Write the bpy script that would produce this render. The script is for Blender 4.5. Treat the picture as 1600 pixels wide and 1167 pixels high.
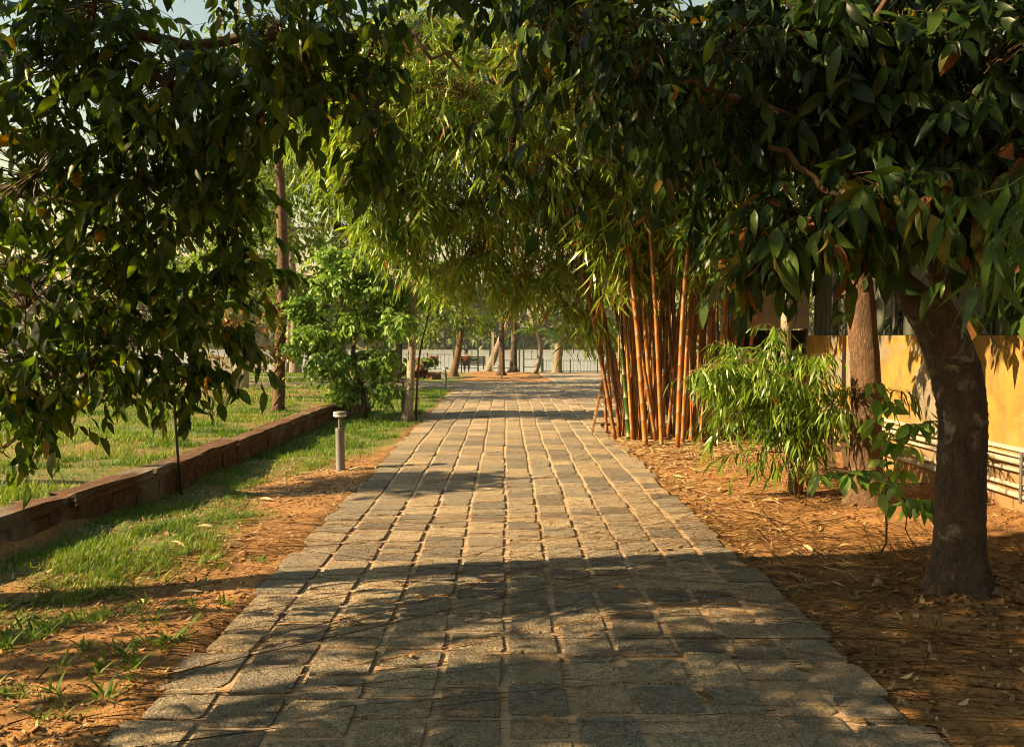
import bpy, math, random
import numpy as np
from mathutils import Matrix, Vector

# ------------------------------------------------------------------ clear
for o in list(bpy.data.objects):
    bpy.data.objects.remove(o, do_unlink=True)
sc = bpy.context.scene
COL = sc.collection
R = math.radians

# ------------------------------------------------------------------ camera
CAM_H, FPX, PITCH, YAW = 1.55, 1250.0, 2.66, 0.46      # height m, focal in photo px, degrees
cd = bpy.data.cameras.new('camera'); cam = bpy.data.objects.new('camera', cd); COL.objects.link(cam)
cam.location = (0, 0, CAM_H); cam.rotation_euler = (R(90 - PITCH), 0, R(-YAW))
cd.sensor_width = 36; cd.lens = 36 * FPX / 1600; cd.clip_start = 0.05; cd.clip_end = 2000
sc.camera = cam

# ------------------------------------------------------------------ sky, sun, exposure
SUN_EL, SUN_BACK = 29.0, 12.0         # elevation; degrees the sun stands behind the left-hand side
SKY, SUNP, EXPO = 0.05, 5.0, 1.66
w = bpy.data.worlds.new('World'); sc.world = w; w.use_nodes = True
nt = w.node_tree; bg = nt.nodes['Background']
sky = nt.nodes.new('ShaderNodeTexSky'); sky.sky_type = 'NISHITA'; sky.sun_disc = False
sdir = Vector((-math.cos(R(SUN_EL)) * math.cos(R(SUN_BACK)), -math.cos(R(SUN_EL)) * math.sin(R(SUN_BACK)), math.sin(R(SUN_EL))))
sky.sun_elevation = R(SUN_EL); sky.sun_rotation = math.atan2(sdir.x, sdir.y)
sky.air_density = 2.3; sky.dust_density = 1.0; sky.ozone_density = 0.35
nt.links.new(sky.outputs[0], bg.inputs[0]); bg.inputs[1].default_value = SKY
sl = bpy.data.lights.new('sun', 'SUN'); sl.energy = SUNP; sl.angle = R(0.53); sl.color = (1.0, 0.72, 0.37)
so = bpy.data.objects.new('sun', sl); COL.objects.link(so)
so.rotation_euler = (-sdir).to_track_quat('-Z', 'Y').to_euler(); so.location = (-20, -2, 14)
sc.view_settings.view_transform = 'Standard'; sc.view_settings.look = 'None'
sc.view_settings.exposure = EXPO; sc.view_settings.gamma = 1.0; sc.view_settings.use_curve_mapping = False
sc.render.engine = 'CYCLES'
sc.cycles.max_bounces = 4; sc.cycles.diffuse_bounces = 2; sc.cycles.use_adaptive_sampling = True; sc.cycles.adaptive_threshold = 0.018; sc.cycles.filter_width = 1.0; sc.cycles.adaptive_min_samples = 16
sc.cycles.use_denoising = True; sc.cycles.caustics_reflective = False; sc.cycles.caustics_refractive = False
sc.cycles.glossy_bounces = 2
sc.cycles.transmission_bounces = 4; sc.cycles.transparent_max_bounces = 4

# ------------------------------------------------------------------ helpers
_th, _ya = R(PITCH), R(YAW)
def at(px, py, Y):
    """world point at depth Y behind a place in the picture (used to read off real positions)"""
    cx, cy = (px - 800) / FPX, (583.5 - py) / FPX
    d = np.array([cx, math.cos(_th) + cy * math.sin(_th), -math.sin(_th) + cy * math.cos(_th)])
    x = d[0] * math.cos(_ya) + d[1] * math.sin(_ya); y = -d[0] * math.sin(_ya) + d[1] * math.cos(_ya)
    s = Y / y
    return np.array([x * s, Y, CAM_H + d[2] * s])

def norm(v):
    v = np.asarray(v, float)
    return v / np.maximum(np.linalg.norm(v, axis=-1, keepdims=True), 1e-9)

def hash2(ix, iy, seed):
    n = (ix.astype(np.int64) * 374761393 + iy.astype(np.int64) * 668265263 + seed * 982451653) & 0x7fffffff
    n = ((n ^ (n >> 13)) * 1274126177) & 0x7fffffff
    return ((n ^ (n >> 16)) & 0xffff) / 65535.0
def vnoise(x, y, s=1.0, seed=0):
    x = np.asarray(x, float) / s; y = np.asarray(y, float) / s
    ix = np.floor(x); iy = np.floor(y); fx = x - ix; fy = y - iy
    fx = fx * fx * (3 - 2 * fx); fy = fy * fy * (3 - 2 * fy)
    a = hash2(ix, iy, seed); b = hash2(ix + 1, iy, seed); c = hash2(ix, iy + 1, seed); d = hash2(ix + 1, iy + 1, seed)
    return (a * (1 - fx) + b * fx) * (1 - fy) + (c * (1 - fx) + d * fx) * fy
def fbm(x, y, s, seed=0):
    return .55 * vnoise(x, y, s, seed) + .3 * vnoise(x, y, s / 2.1, seed + 7) + .15 * vnoise(x, y, s / 4.3, seed + 13)
def sstep(a, b, x):
    t = np.clip((np.asarray(x, float) - a) / (b - a), 0, 1); return t * t * (3 - 2 * t)

def mesh_np(name, V, F, rnd=None, mat=None, smooth=True):
    """V (n,3), F (m,4) quads (tri: last index = -1)"""
    me = bpy.data.meshes.new(name)
    V = np.asarray(V, np.float32); F = np.asarray(F, np.int32)
    tri = F[:, 3] < 0
    cnt = np.where(tri, 3, 4).astype(np.int32)
    loops = F.reshape(-1); loops = loops[loops >= 0]
    start = np.concatenate(([0], np.cumsum(cnt)[:-1])).astype(np.int32)
    me.vertices.add(len(V)); me.vertices.foreach_set('co', V.reshape(-1))
    me.loops.add(len(loops)); me.loops.foreach_set('vertex_index', loops.astype(np.int32))
    me.polygons.add(len(F)); me.polygons.foreach_set('loop_start', start)
    me.polygons.foreach_set('loop_total', cnt)
    me.polygons.foreach_set('use_smooth', np.full(len(F), smooth, bool))
    if rnd is not None:
        a = me.attributes.new('rnd', 'FLOAT', 'POINT'); a.data.foreach_set('value', np.asarray(rnd, np.float32))
    if mat: me.materials.append(mat)
    me.update(calc_edges=True); me.validate()
    return me

def link(name, me, parent=None, loc=None):
    o = bpy.data.objects.new(name, me); COL.objects.link(o)
    if parent: o.parent = parent
    if loc is not None: o.location = loc
    return o
def tag(o, label=None, cat=None, group=None, kind=None):
    if label: o['label'] = label
    if cat: o['category'] = cat
    if group: o['group'] = group
    if kind: o['kind'] = kind
    return o
def thing(name, label, cat, loc, group=None, rz=0):
    o = bpy.data.objects.new(name, None); COL.objects.link(o); o.location = loc; o.rotation_euler[2] = rz
    o.empty_display_size = .2
    return tag(o, label, cat, group)

class MB:
    def __init__(s): s.V = []; s.F = []; s.r = []; s.n = 0
    def add(s, V, F, r=0.5):
        V = np.asarray(V, float); F = np.asarray(F, int)
        s.V.append(V); s.F.append(np.where(F >= 0, F + s.n, -1)); s.n += len(V)
        s.r.append(np.full(len(V), r) if np.isscalar(r) else np.asarray(r))
        return s
    def box(s, c, sz, rot=None, r=0.5, jit=0, rng=None):
        c = np.asarray(c, float); h = np.asarray(sz, float) / 2
        V = np.array([[x, y, z] for x in (-1, 1) for y in (-1, 1) for z in (-1, 1)]) * h
        if jit: V = V + rng.normal(0, jit, V.shape)
        if rot is not None: V = V @ np.asarray(rot).T
        F = [[0, 1, 3, 2], [4, 6, 7, 5], [0, 4, 5, 1], [2, 3, 7, 6], [0, 2, 6, 4], [1, 5, 7, 3]]
        return s.add(V + c, F, r)
    def bar(s, a, b, wd, dp=None, r=0.5):
        a = np.asarray(a, float); b = np.asarray(b, float); d = b - a; L = np.linalg.norm(d); y = d / L
        up = np.array([0, 0, 1.0]) if abs(y[2]) < .95 else np.array([1.0, 0, 0])
        x = norm(np.cross(y, up)); z = np.cross(x, y)
        return s.box((a + b) / 2, (wd, L, dp or wd), np.stack([x, y, z], 1), r)
    def tube(s, P, Rr, n=8, r=0.5, cap=True, rough=0, rng=None):
        P = np.asarray(P, float); Rr = np.broadcast_to(np.asarray(Rr, float), (len(P),))
        T = norm(np.gradient(P, axis=0)); ref = np.array([0, 1.0, 0.05]) if abs(T[:, 1]).max() < .9 else np.array([1.0, 0, .05])
        X = norm(np.cross(T, ref)); Y = np.cross(T, X)
        a = np.linspace(0, 2 * np.pi, n, endpoint=False)
        rr = Rr[:, None] * np.ones(n)
        if rough: rr = rr * (1 + rng.normal(0, rough, rr.shape))
        V = P[:, None, :] + rr[..., None] * (np.cos(a)[None, :, None] * X[:, None, :] + np.sin(a)[None, :, None] * Y[:, None, :])
        K = len(P); F = []
        i = np.arange(K - 1)[:, None] * n; j = np.arange(n)[None, :]; j2 = (j + 1) % n
        F = np.stack([i + j, i + j2, i + n + j2, i + n + j], -1).reshape(-1, 4)
        V = V.reshape(-1, 3)
        rv = np.repeat(np.broadcast_to(np.asarray(r, float), (K,)), n)
        if cap:
            V = np.vstack([V, P[0], P[-1]]); b = K * n
            F = np.vstack([F, [[b, (q + 1) % n, q, -1] for q in range(n)],
                           [[b + 1, (K - 1) * n + q, (K - 1) * n + (q + 1) % n, -1] for q in range(n)]])
            rv = np.append(rv, [rv[0], rv[-1]])
        return s.add(V, F, rv)
    def lathe(s, c, prof, n=20, r=0.5):
        c = np.asarray(c, float); a = np.linspace(0, 2 * np.pi, n, endpoint=False); K = len(prof)
        V = np.array([[p * math.cos(t), p * math.sin(t), z] for p, z in prof for t in a]) + c
        i = np.arange(K - 1)[:, None] * n; j = np.arange(n)[None, :]; j2 = (j + 1) % n
        F = np.stack([i + j, i + j2, i + n + j2, i + n + j], -1).reshape(-1, 4)
        return s.add(V, F, r)
    def mesh(s, name, mat, smooth=True, off=None):
        V = np.vstack(s.V)
        if off is not None: V = V - np.asarray(off)
        return mesh_np(name, V, np.vstack(s.F), np.concatenate(s.r), mat, smooth)
    def build(s, name, mat, parent=None, smooth=True, off=None):
        if off is None and parent is not None: off = np.array(parent.location)
        return link(name, s.mesh(name, mat, smooth, off), parent)

def tubes_np(P, Rr, n=3):
    """many thin twigs at once. P (S,K,3), Rr (S,K)"""
    S, K, _ = P.shape
    T = norm(np.gradient(P, axis=1)); ref = np.array([.3, .8, .15])
    X = norm(np.cross(T, ref)); Y = np.cross(T, X)
    a = np.linspace(0, 2 * np.pi, n, endpoint=False)
    V = P[:, :, None, :] + Rr[:, :, None, None] * (np.cos(a)[:, None] * X[:, :, None, :] + np.sin(a)[:, None] * Y[:, :, None, :])
    i = np.arange(K - 1)[:, None] * n; j = np.arange(n)[None, :]; j2 = (j + 1) % n
    f = np.stack([i + j, i + j2, i + n + j2, i + n + j], -1).reshape(-1, 4)
    F = (f[None] + (np.arange(S) * K * n)[:, None, None]).reshape(-1, 4)
    return V.reshape(-1, 3), F

# leaf templates: x across, y along, z normal, length 1
def leaf_tpl(rows, wid, fold=.25, bend=.22, cols=3, peak=.45, twist=0):
    ts = np.linspace(0, 1, rows); V = []; F = []
    cs = np.linspace(-1, 1, cols)
    for t in ts:
        hw = .5 * wid * (max(0, math.sin(math.pi * t ** (math.log(.5) / math.log(peak)))) ** .85) + .012 * wid
        for c in cs:
            x = c * hw
            V.append([x * math.cos(twist * t), t, abs(x) * fold - bend * t * t + x * math.sin(twist * t)])
    for i in range(rows - 1):
        for j in range(cols - 1):
            a = i * cols + j; F.append([a, a + 1, a + cols + 1, a + cols])
    return np.array(V, float), np.array(F)
KITE = (np.array([[0, 0, 0], [.26, .45, .05], [0, 1, -.12], [-.26, .45, .05]], float), np.array([[0, 1, 2, 3]]))
KITE_N = (np.array([[0, 0, 0], [.075, .35, .02], [0, 1, -.2], [-.075, .35, .02]], float), np.array([[0, 1, 2, 3]]))
BROAD = [leaf_tpl(6, .46), leaf_tpl(6, .36, .35, .4), leaf_tpl(6, .42, .5, .12, 3, .4, .5), leaf_tpl(6, .52, .15, .3, 3, .5, -.4), leaf_tpl(6, .4, .3, .55, 3, .42, .3)]; BROAD_M = leaf_tpl(4, .44)
BAMB = leaf_tpl(4, .125, 0, .25, 2, .32)
BAMB_W = leaf_tpl(7, .16, .2, .3, 3, .3)

def frames(d, n):
    d = norm(d); n = norm(n - (n * d).sum(-1, keepdims=True) * d); x = np.cross(d, n)
    return np.stack([x, d, n], -1)            # columns
def inst(tpl, O, M, L, rnd):
    V0, F0 = tpl; N = len(O); k = len(V0)
    V = np.einsum('nij,kj->nki', M, V0) * L[:, None, None] + O[:, None, :]
    F = (F0[None] + (np.arange(N) * k)[:, None, None]).reshape(-1, 4)
    return V.reshape(-1, 3), F, np.repeat(rnd, k)

# ------------------------------------------------------------------ materials
def mat(name, build):
    m = bpy.data.materials.new(name); m.use_nodes = True
    t = m.node_tree; p = t.nodes['Principled BSDF']; build(t, p); return m
def node(t, ty, **kw):
    n = t.nodes.new(ty)
    for k, v in kw.items():
        if k.startswith('i_'): n.inputs[int(k[2:]) if k[2:].isdigit() else k[2:].replace('_', ' ')].default_value = v
        else: setattr(n, k, v)
    return n
def ramp(t, src, stops, interp='LINEAR'):
    r = t.nodes.new('ShaderNodeValToRGB'); cr = r.color_ramp; cr.interpolation = interp
    while len(cr.elements) < len(stops): cr.elements.new(.5)
    for e, (p, c) in zip(cr.elements, stops):
        e.position = p; e.color = tuple(c) + (1,) if len(c) == 3 else c
    t.links.new(src, r.inputs[0]); return r.outputs[0]
def wpos(t): return t.nodes.new('ShaderNodeNewGeometry').outputs['Position']
def noise(t, vec, scale, detail=4, rough=.6, dist=0):
    n = t.nodes.new('ShaderNodeTexNoise'); n.inputs['Scale'].default_value = scale; n.inputs['Detail'].default_value = detail
    n.inputs['Roughness'].default_value = rough; n.inputs['Distortion'].default_value = dist
    if vec is not None: t.links.new(vec, n.inputs['Vector'])
    return n.outputs[0]
def mixc(t, f, a, b, mode='MIX'):
    n = t.nodes.new('ShaderNodeMix'); n.data_type = 'RGBA'; n.blend_type = mode
    for s, v in ((0, f), (6, a), (7, b)):
        if hasattr(v, 'links') or isinstance(v, bpy.types.NodeSocket): t.links.new(v, n.inputs[s])
        elif s == 0: n.inputs[0].default_value = v
        else: n.inputs[s].default_value = tuple(v) + (1,) if len(v) == 3 else v
    return n.outputs[2]
def mth(t, op, a, b=None):
    n = t.nodes.new('ShaderNodeMath'); n.operation = op
    for i, v in ((0, a), (1, b)):
        if v is None: continue
        if isinstance(v, bpy.types.NodeSocket): t.links.new(v, n.inputs[i])
        else: n.inputs[i].default_value = v
    return n.outputs[0]
def bump(t, p, h, strength=.6, dist=.02):
    b = t.nodes.new('ShaderNodeBump'); b.inputs['Strength'].default_value = strength; b.inputs['Distance'].default_value = dist
    t.links.new(h, b.inputs['Height']); t.links.new(b.outputs[0], p.inputs['Normal'])
def attr(t, name='rnd'):
    a = t.nodes.new('ShaderNodeAttribute'); a.attribute_name = name; return a.outputs['Fac']

def plain(name, col, rough=.7, vary=.25, scale=12, bmp=.2, metal=0, bd=.01):
    def b(t, p):
        P = wpos(t); n = noise(t, P, scale, 6)
        c = ramp(t, n, [(.25, [x * (1 - vary) for x in col]), (.75, [min(1, x * (1 + vary)) for x in col])])
        t.links.new(c, p.inputs['Base Color']); p.inputs['Roughness'].default_value = rough; p.inputs['Metallic'].default_value = metal
        if bmp: bump(t, p, noise(t, P, scale * 4, 4), bmp, bd)
    return mat(name, b)

def leafmat(name, stops, transl=.35, rough=.42, tcol=(1.25, 1.35, .45), spec=.4):
    def b(t, p):
        c = ramp(t, attr(t), stops)
        c = mixc(t, .35, c, ramp(t, noise(t, wpos(t), 2.5, 2), [(.3, (.55, .6, .5)), (.7, (1.2, 1.2, 1.1))]), 'MULTIPLY')
        t.links.new(c, p.inputs['Base Color']); p.inputs['Roughness'].default_value = rough
        p.inputs['Specular IOR Level'].default_value = spec
        tr = t.nodes.new('ShaderNodeBsdfTranslucent')
        t.links.new(mixc(t, 1.0, c, tcol, 'MULTIPLY'), tr.inputs[0])
        ms = t.nodes.new('ShaderNodeMixShader'); ms.inputs[0].default_value = transl
        t.links.new(p.outputs[0], ms.inputs[1]); t.links.new(tr.outputs[0], ms.inputs[2])
        t.links.new(ms.outputs[0], t.nodes['Material Output'].inputs[0])
    return mat(name, b)

M = {}
M['leaf_dark'] = leafmat('broad_leaf', [(0, (.018, .042, .007)), (.45, (.042, .085, .012)), (.88, (.085, .14, .018)), (.985, (.15, .16, .025)), (1, (.3, .13, .03))], .55, .3, (2.1, 2.0, .4))
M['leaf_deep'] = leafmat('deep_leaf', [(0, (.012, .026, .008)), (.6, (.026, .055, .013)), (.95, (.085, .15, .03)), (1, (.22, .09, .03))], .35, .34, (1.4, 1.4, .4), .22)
M['leaf_bright'] = leafmat('bright_leaf', [(0, (.08, .17, .025)), (.6, (.2, .34, .06)), (1, (.36, .46, .14))], .4, .36)
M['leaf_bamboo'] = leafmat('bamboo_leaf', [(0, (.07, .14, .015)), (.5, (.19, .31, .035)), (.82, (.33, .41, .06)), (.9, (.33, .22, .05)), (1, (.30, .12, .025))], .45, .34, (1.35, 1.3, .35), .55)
M['leaf_bg'] = leafmat('background_leaf', [(0, (.07, .13, .02)), (.7, (.16, .25, .045)), (1, (.3, .32, .07))], .42, .42)
M['leaf_spray_shaded'] = leafmat('shaded_spray_leaf', [(0, (.025, .06, .01)), (1, (.075, .15, .02))], .4, .38)  # bamboo leaf colour darkened for the shade this spray hangs in
M['leaf_red'] = leafmat('reddish_leaf', [(0, (.07, .1, .025)), (.5, (.16, .16, .04)), (1, (.36, .12, .04))], .4, .45)
M['leaf_far'] = leafmat('far_leaf', [(0, (.045, .07, .03)), (1, (.11, .14, .06))], .2, .6)
M['grass'] = leafmat('grass_blade', [(0, (.05, .11, .012)), (.45, (.12, .22, .022)), (.75, (.24, .29, .04)), (1, (.46, .36, .16))], .4, .5)
M['litter'] = leafmat('dry_leaf', [(0, (.10, .05, .02)), (.45, (.26, .13, .05)), (.8, (.42, .27, .12)), (1, (.60, .45, .26))], .15, .6, (1.1, .9, .6))
M['straw'] = leafmat('dry_sheath', [(0, (.36, .22, .10)), (1, (.66, .50, .30))], .1, .6, (1.1, .9, .6))

def bark(name, c0, c1, patch, scale=9, stretch=.35, pf=(.62, .7)):
    def b(t, p):
        mp = t.nodes.new('ShaderNodeMapping'); mp.inputs['Scale'].default_value = (1, 1, stretch); t.links.new(wpos(t), mp.inputs[0])
        n = noise(t, mp.outputs[0], scale, 8, .65); n2 = noise(t, wpos(t), scale * .55, 5, .6, .6)
        c = ramp(t, n, [(.3, c0), (.7, c1)])
        c = mixc(t, ramp(t, n2, [(pf[0], (0, 0, 0)), (pf[1], (1, 1, 1))]), c, patch)
        t.links.new(c, p.inputs['Base Color']); p.inputs['Roughness'].default_value = .85
        c = mixc(t, .8, c, ramp(t, noise(t, mp.outputs[0], scale * 5, 5, .7), [(.35, (.45, .42, .4)), (.65, (1.3, 1.28, 1.25))]), 'MULTIPLY'); t.links.new(c, p.inputs['Base Color'])
        bump(t, p, noise(t, mp.outputs[0], scale * 3.5, 8, .7), 1.0, .03)
    return mat(name, b)
M['bark_dark'] = bark('dark_bark', (.028, .019, .013), (.12, .08, .052), (.24, .205, .155), 11, .5, (.58, .66))
M['bark_warm'] = bark('warm_bark', (.07, .038, .02), (.2, .115, .06), (.27, .2, .14), 14, .3)
M['bark_pale'] = bark('pale_bark', (.26, .22, .17), (.46, .41, .33), (.12, .10, .07), 10, .6, (.58, .64))
M['twig'] = plain('twig_bark', (.1, .062, .035), .8, .4, 20, 0)
M['palm_bark'] = bark('palm_bark', (.16, .12, .09), (.32, .26, .2), (.42, .38, .3), 8, 3.0)

def m_sett(t, p):
    P = wpos(t); a = attr(t)
    oi = t.nodes.new('ShaderNodeObjectInfo').outputs['Random']
    sp = noise(t, P, 95, 4, .8); mid = noise(t, P, 30, 6, .7)
    c = ramp(t, sp, [(.34, (.15, .13, .105)), (.5, (.42, .37, .3)), (.66, (.7, .63, .51))])
    c = mixc(t, .75, c, ramp(t, mid, [(.32, (.5, .48, .46)), (.68, (1.25, 1.2, 1.1))]), 'MULTIPLY')
    v = mth(t, 'FRACT', mth(t, 'ADD', a, oi))
    c = mixc(t, 1, c, ramp(t, v, [(0, (.5, .5, .52)), (.3, (.8, .8, .8)), (.6, (1.0, .93, .84)), (.85, (1.15, 1.02, .85)), (1, (1.35, 1.25, 1.1))]), 'MULTIPLY')
    dirt = ramp(t, noise(t, P, 2.1, 5, .65), [(.5, (0, 0, 0)), (.75, (.5, .5, .5))])
    c = mixc(t, dirt, c, (.40, .25, .13))
    t.links.new(c, p.inputs['Base Color']); p.inputs['Roughness'].default_value = .8
    h = mth(t, 'ADD', mth(t, 'MULTIPLY', noise(t, P, 15, 7, .7), 1.3), mth(t, 'MULTIPLY', noise(t, P, 60, 4, .7), .7))
    bump(t, p, h, 1.0, .04)
M['sett'] = mat('granite_sett', m_sett)
def m_mortar(t, p):
    P = wpos(t)
    c = ramp(t, noise(t, P, 5, 8, .7), [(.3, (.36, .225, .12)), (.55, (.52, .37, .235)), (.75, (.6, .46, .32))])
    t.links.new(c, p.inputs['Base Color']); p.inputs['Roughness'].default_value = .9
    bump(t, p, noise(t, P, 60, 8, .7), .7, .012)
M['mortar'] = mat('sandy_mortar', m_mortar)
def m_ground(t, p):
    P = wpos(t); g = attr(t, 'grass')
    n = noise(t, P, 3.2, 10, .68); f = noise(t, P, 42, 6, .7)
    c = ramp(t, n, [(.28, (.15, .07, .022)), (.5, (.31, .155, .05)), (.72, (.46, .25, .09))])
    c = mixc(t, .65, c, ramp(t, f, [(.35, (.45, .42, .38)), (.6, (1.15, 1.12, 1.1))]), 'MULTIPLY')
    gc = ramp(t, f, [(.3, (.045, .08, .012)), (.55, (.09, .14, .025)), (.75, (.18, .18, .06))])
    gm = mth(t, 'MULTIPLY', g, ramp(t, noise(t, P, 7, 6, .7), [(.3, (.3, .3, .3)), (.55, (1, 1, 1))]))
    c = mixc(t, gm, c, gc)
    t.links.new(c, p.inputs['Base Color']); p.inputs['Roughness'].default_value = .95
    h = mth(t, 'ADD', noise(t, P, 22, 5, .6), mth(t, 'MULTIPLY', noise(t, P, 90, 3, .6), .5))
    bump(t, p, h, .55, .03)
M['ground'] = mat('laterite_ground', m_ground)
def m_lat(t, p):
    P = wpos(t); n = noise(t, P, 9, 10, .72); k = noise(t, P, 1.7, 6, .65, .4)
    c = ramp(t, n, [(.3, (.05, .025, .014)), (.55, (.15, .068, .03)), (.75, (.27, .15, .075))])
    c = mixc(t, ramp(t, k, [(.52, (0, 0, 0)), (.66, (.85, .85, .85))]), c, (.24, .21, .17))
    t.links.new(c, p.inputs['Base Color']); p.inputs['Roughness'].default_value = .95
    bump(t, p, noise(t, P, 32, 10, .75), 1, .035)
M['laterite'] = mat('laterite_block', m_lat)
def m_wall(t, p):
    P = wpos(t); n = noise(t, P, 1.6, 9, .68, .5); st = noise(t, P, .9, 5, .6, 1.2)
    c = ramp(t, n, [(.25, (.10, .06, .025)), (.48, (.29, .175, .034)), (.75, (.42, .275, .06))])
    c = mixc(t, ramp(t, st, [(.5, (0, 0, 0)), (.56, (.9, .9, .9))]), c, (.2, .18, .15))
    sep = t.nodes.new('ShaderNodeSeparateXYZ'); t.links.new(P, sep.inputs[0])
    mud = ramp(t, mth(t, 'ADD', sep.outputs[2], mth(t, 'MULTIPLY', mth(t, 'SUBTRACT', n, .5), .7)), [(.18, (.85, .85, .85)), (.6, (0, 0, 0))])
    c = mixc(t, mud, c, (.26, .14, .06))
    mp = t.nodes.new('ShaderNodeMapping'); mp.inputs['Scale'].default_value = (1, 1.6, .9); t.links.new(P, mp.inputs[0])
    c = mixc(t, ramp(t, noise(t, mp.outputs[0], 2.2, 6, .7), [(.48, (0, 0, 0)), (.68, (.75, .75, .75))]), c, (.12, .085, .05))
    t.links.new(c, p.inputs['Base Color']); p.inputs['Roughness'].default_value = .9
    bump(t, p, noise(t, P, 30, 8, .7), .6, .02)
M['wall'] = mat('yellow_plaster', m_wall)
def m_culm(t, p):
    P = wpos(t); a = attr(t); mp = t.nodes.new('ShaderNodeMapping'); mp.inputs['Scale'].default_value = (1, 1, .12); t.links.new(P, mp.inputs[0])
    oi = t.nodes.new('ShaderNodeObjectInfo').outputs['Random']
    n = noise(t, mp.outputs[0], 14, 5, .6)
    c = ramp(t, n, [(.3, (.20, .06, .010)), (.5, (.32, .125, .02)), (.72, (.44, .23, .045))])
    c = mixc(t, 1, c, ramp(t, oi, [(0, (.62, .5, .45)), (.3, (.8, .7, .6)), (.6, (1, .95, .9)), (.85, (1.1, 1.1, 1)), (1, (.55, .75, .5))]), 'MULTIPLY')
    c = mixc(t, ramp(t, noise(t, mp.outputs[0], 40, 2), [(.6, (0, 0, 0)), (.64, (.8, .8, .8))]), c, (.13, .16, .03))
    c = mixc(t, ramp(t, noise(t, P, 7, 6, .7), [(.55, (0, 0, 0)), (.75, (.7, .7, .7))]), c, (.16, .10, .05))
    c = mixc(t, ramp(t, a, [(.4, (0, 0, 0)), (.95, (1, 1, 1))]), c, (.13, .075, .035))
    t.links.new(c, p.inputs['Base Color']); p.inputs['Roughness'].default_value = .5
    bump(t, p, noise(t, mp.outputs[0], 60, 4, .6), .3, .006)
M['culm'] = mat('golden_culm', m_culm)
def m_culmg(t, p):
    a = attr(t); c = mixc(t, ramp(t, a, [(.6, (0, 0, 0)), (.95, (1, 1, 1))]), (.03, .07, .015), (.3, .28, .18))
    t.links.new(c, p.inputs['Base Color']); p.inputs['Roughness'].default_value = .35
M['culm_green'] = mat('green_culm', m_culmg)
M['grey_metal'] = plain('grey_painted_metal', (.2, .21, .22), .5, .2, 30, .1)
M['dark_metal'] = plain('dark_metal', (.10, .10, .105), .45, .2, 30, .1)
M['black_metal'] = plain('black_metal', (.018, .017, .016), .5, .3, 30, .1)
M['diffuser'] = plain('white_diffuser', (.8, .79, .75), .35, .04, 20, 0)
M['pvc'] = plain('white_pvc', (.36, .31, .25), .6, .45, 6, .1)
M['sheet'] = plain('green_sheet_metal', (.045, .055, .04), .6, .4, 3, .15)
M['wood'] = plain('weathered_wood', (.26, .15, .075), .8, .35, 18, .4)
M['wood_old'] = plain('old_wood', (.16, .10, .055), .85, .35, 18, .4)
M['green_paint'] = plain('green_paint', (.03, .07, .045), .5, .25, 20, .1)
M['bench'] = plain('bench_paint', (.025, .032, .022), .5, .3, 20, .15)
M['concrete'] = plain('concrete', (.36, .33, .29), .9, .22, 5, .5)
M['beige'] = plain('beige_board', (.50, .40, .28), .8, .12, 4, .1)
M['terracotta'] = plain('terracotta', (.42, .2, .085), .85, .2, 7, .4)
M['dark'] = plain('painted_interior_shade', (.02, .018, .015), .9, .2, 8, 0)  # near-black colour holding the shade of the kiosk opening
M['skin'] = plain('skin', (.28, .15, .09), .6, .1, 20, 0)
M['shirt'] = plain('orange_shirt', (.62, .17, .035), .85, .15, 20, .2)
M['trousers'] = plain('dark_trousers', (.03, .032, .04), .85, .2, 20, .2)
M['hair'] = plain('black_hair', (.012, .01, .009), .5, .3, 60, .3)
def m_water(t, p):
    P = wpos(t); mp = t.nodes.new('ShaderNodeMapping'); mp.inputs['Scale'].default_value = (1, 2.2, 1); t.links.new(P, mp.inputs[0])
    p.inputs['Base Color'].default_value = (.42, .43, .4, 1); p.inputs['Roughness'].default_value = .15
    bump(t, p, noise(t, mp.outputs[0], 1.2, 6, .65), .6, .2)
M['water'] = mat('lake_water', m_water)

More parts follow.
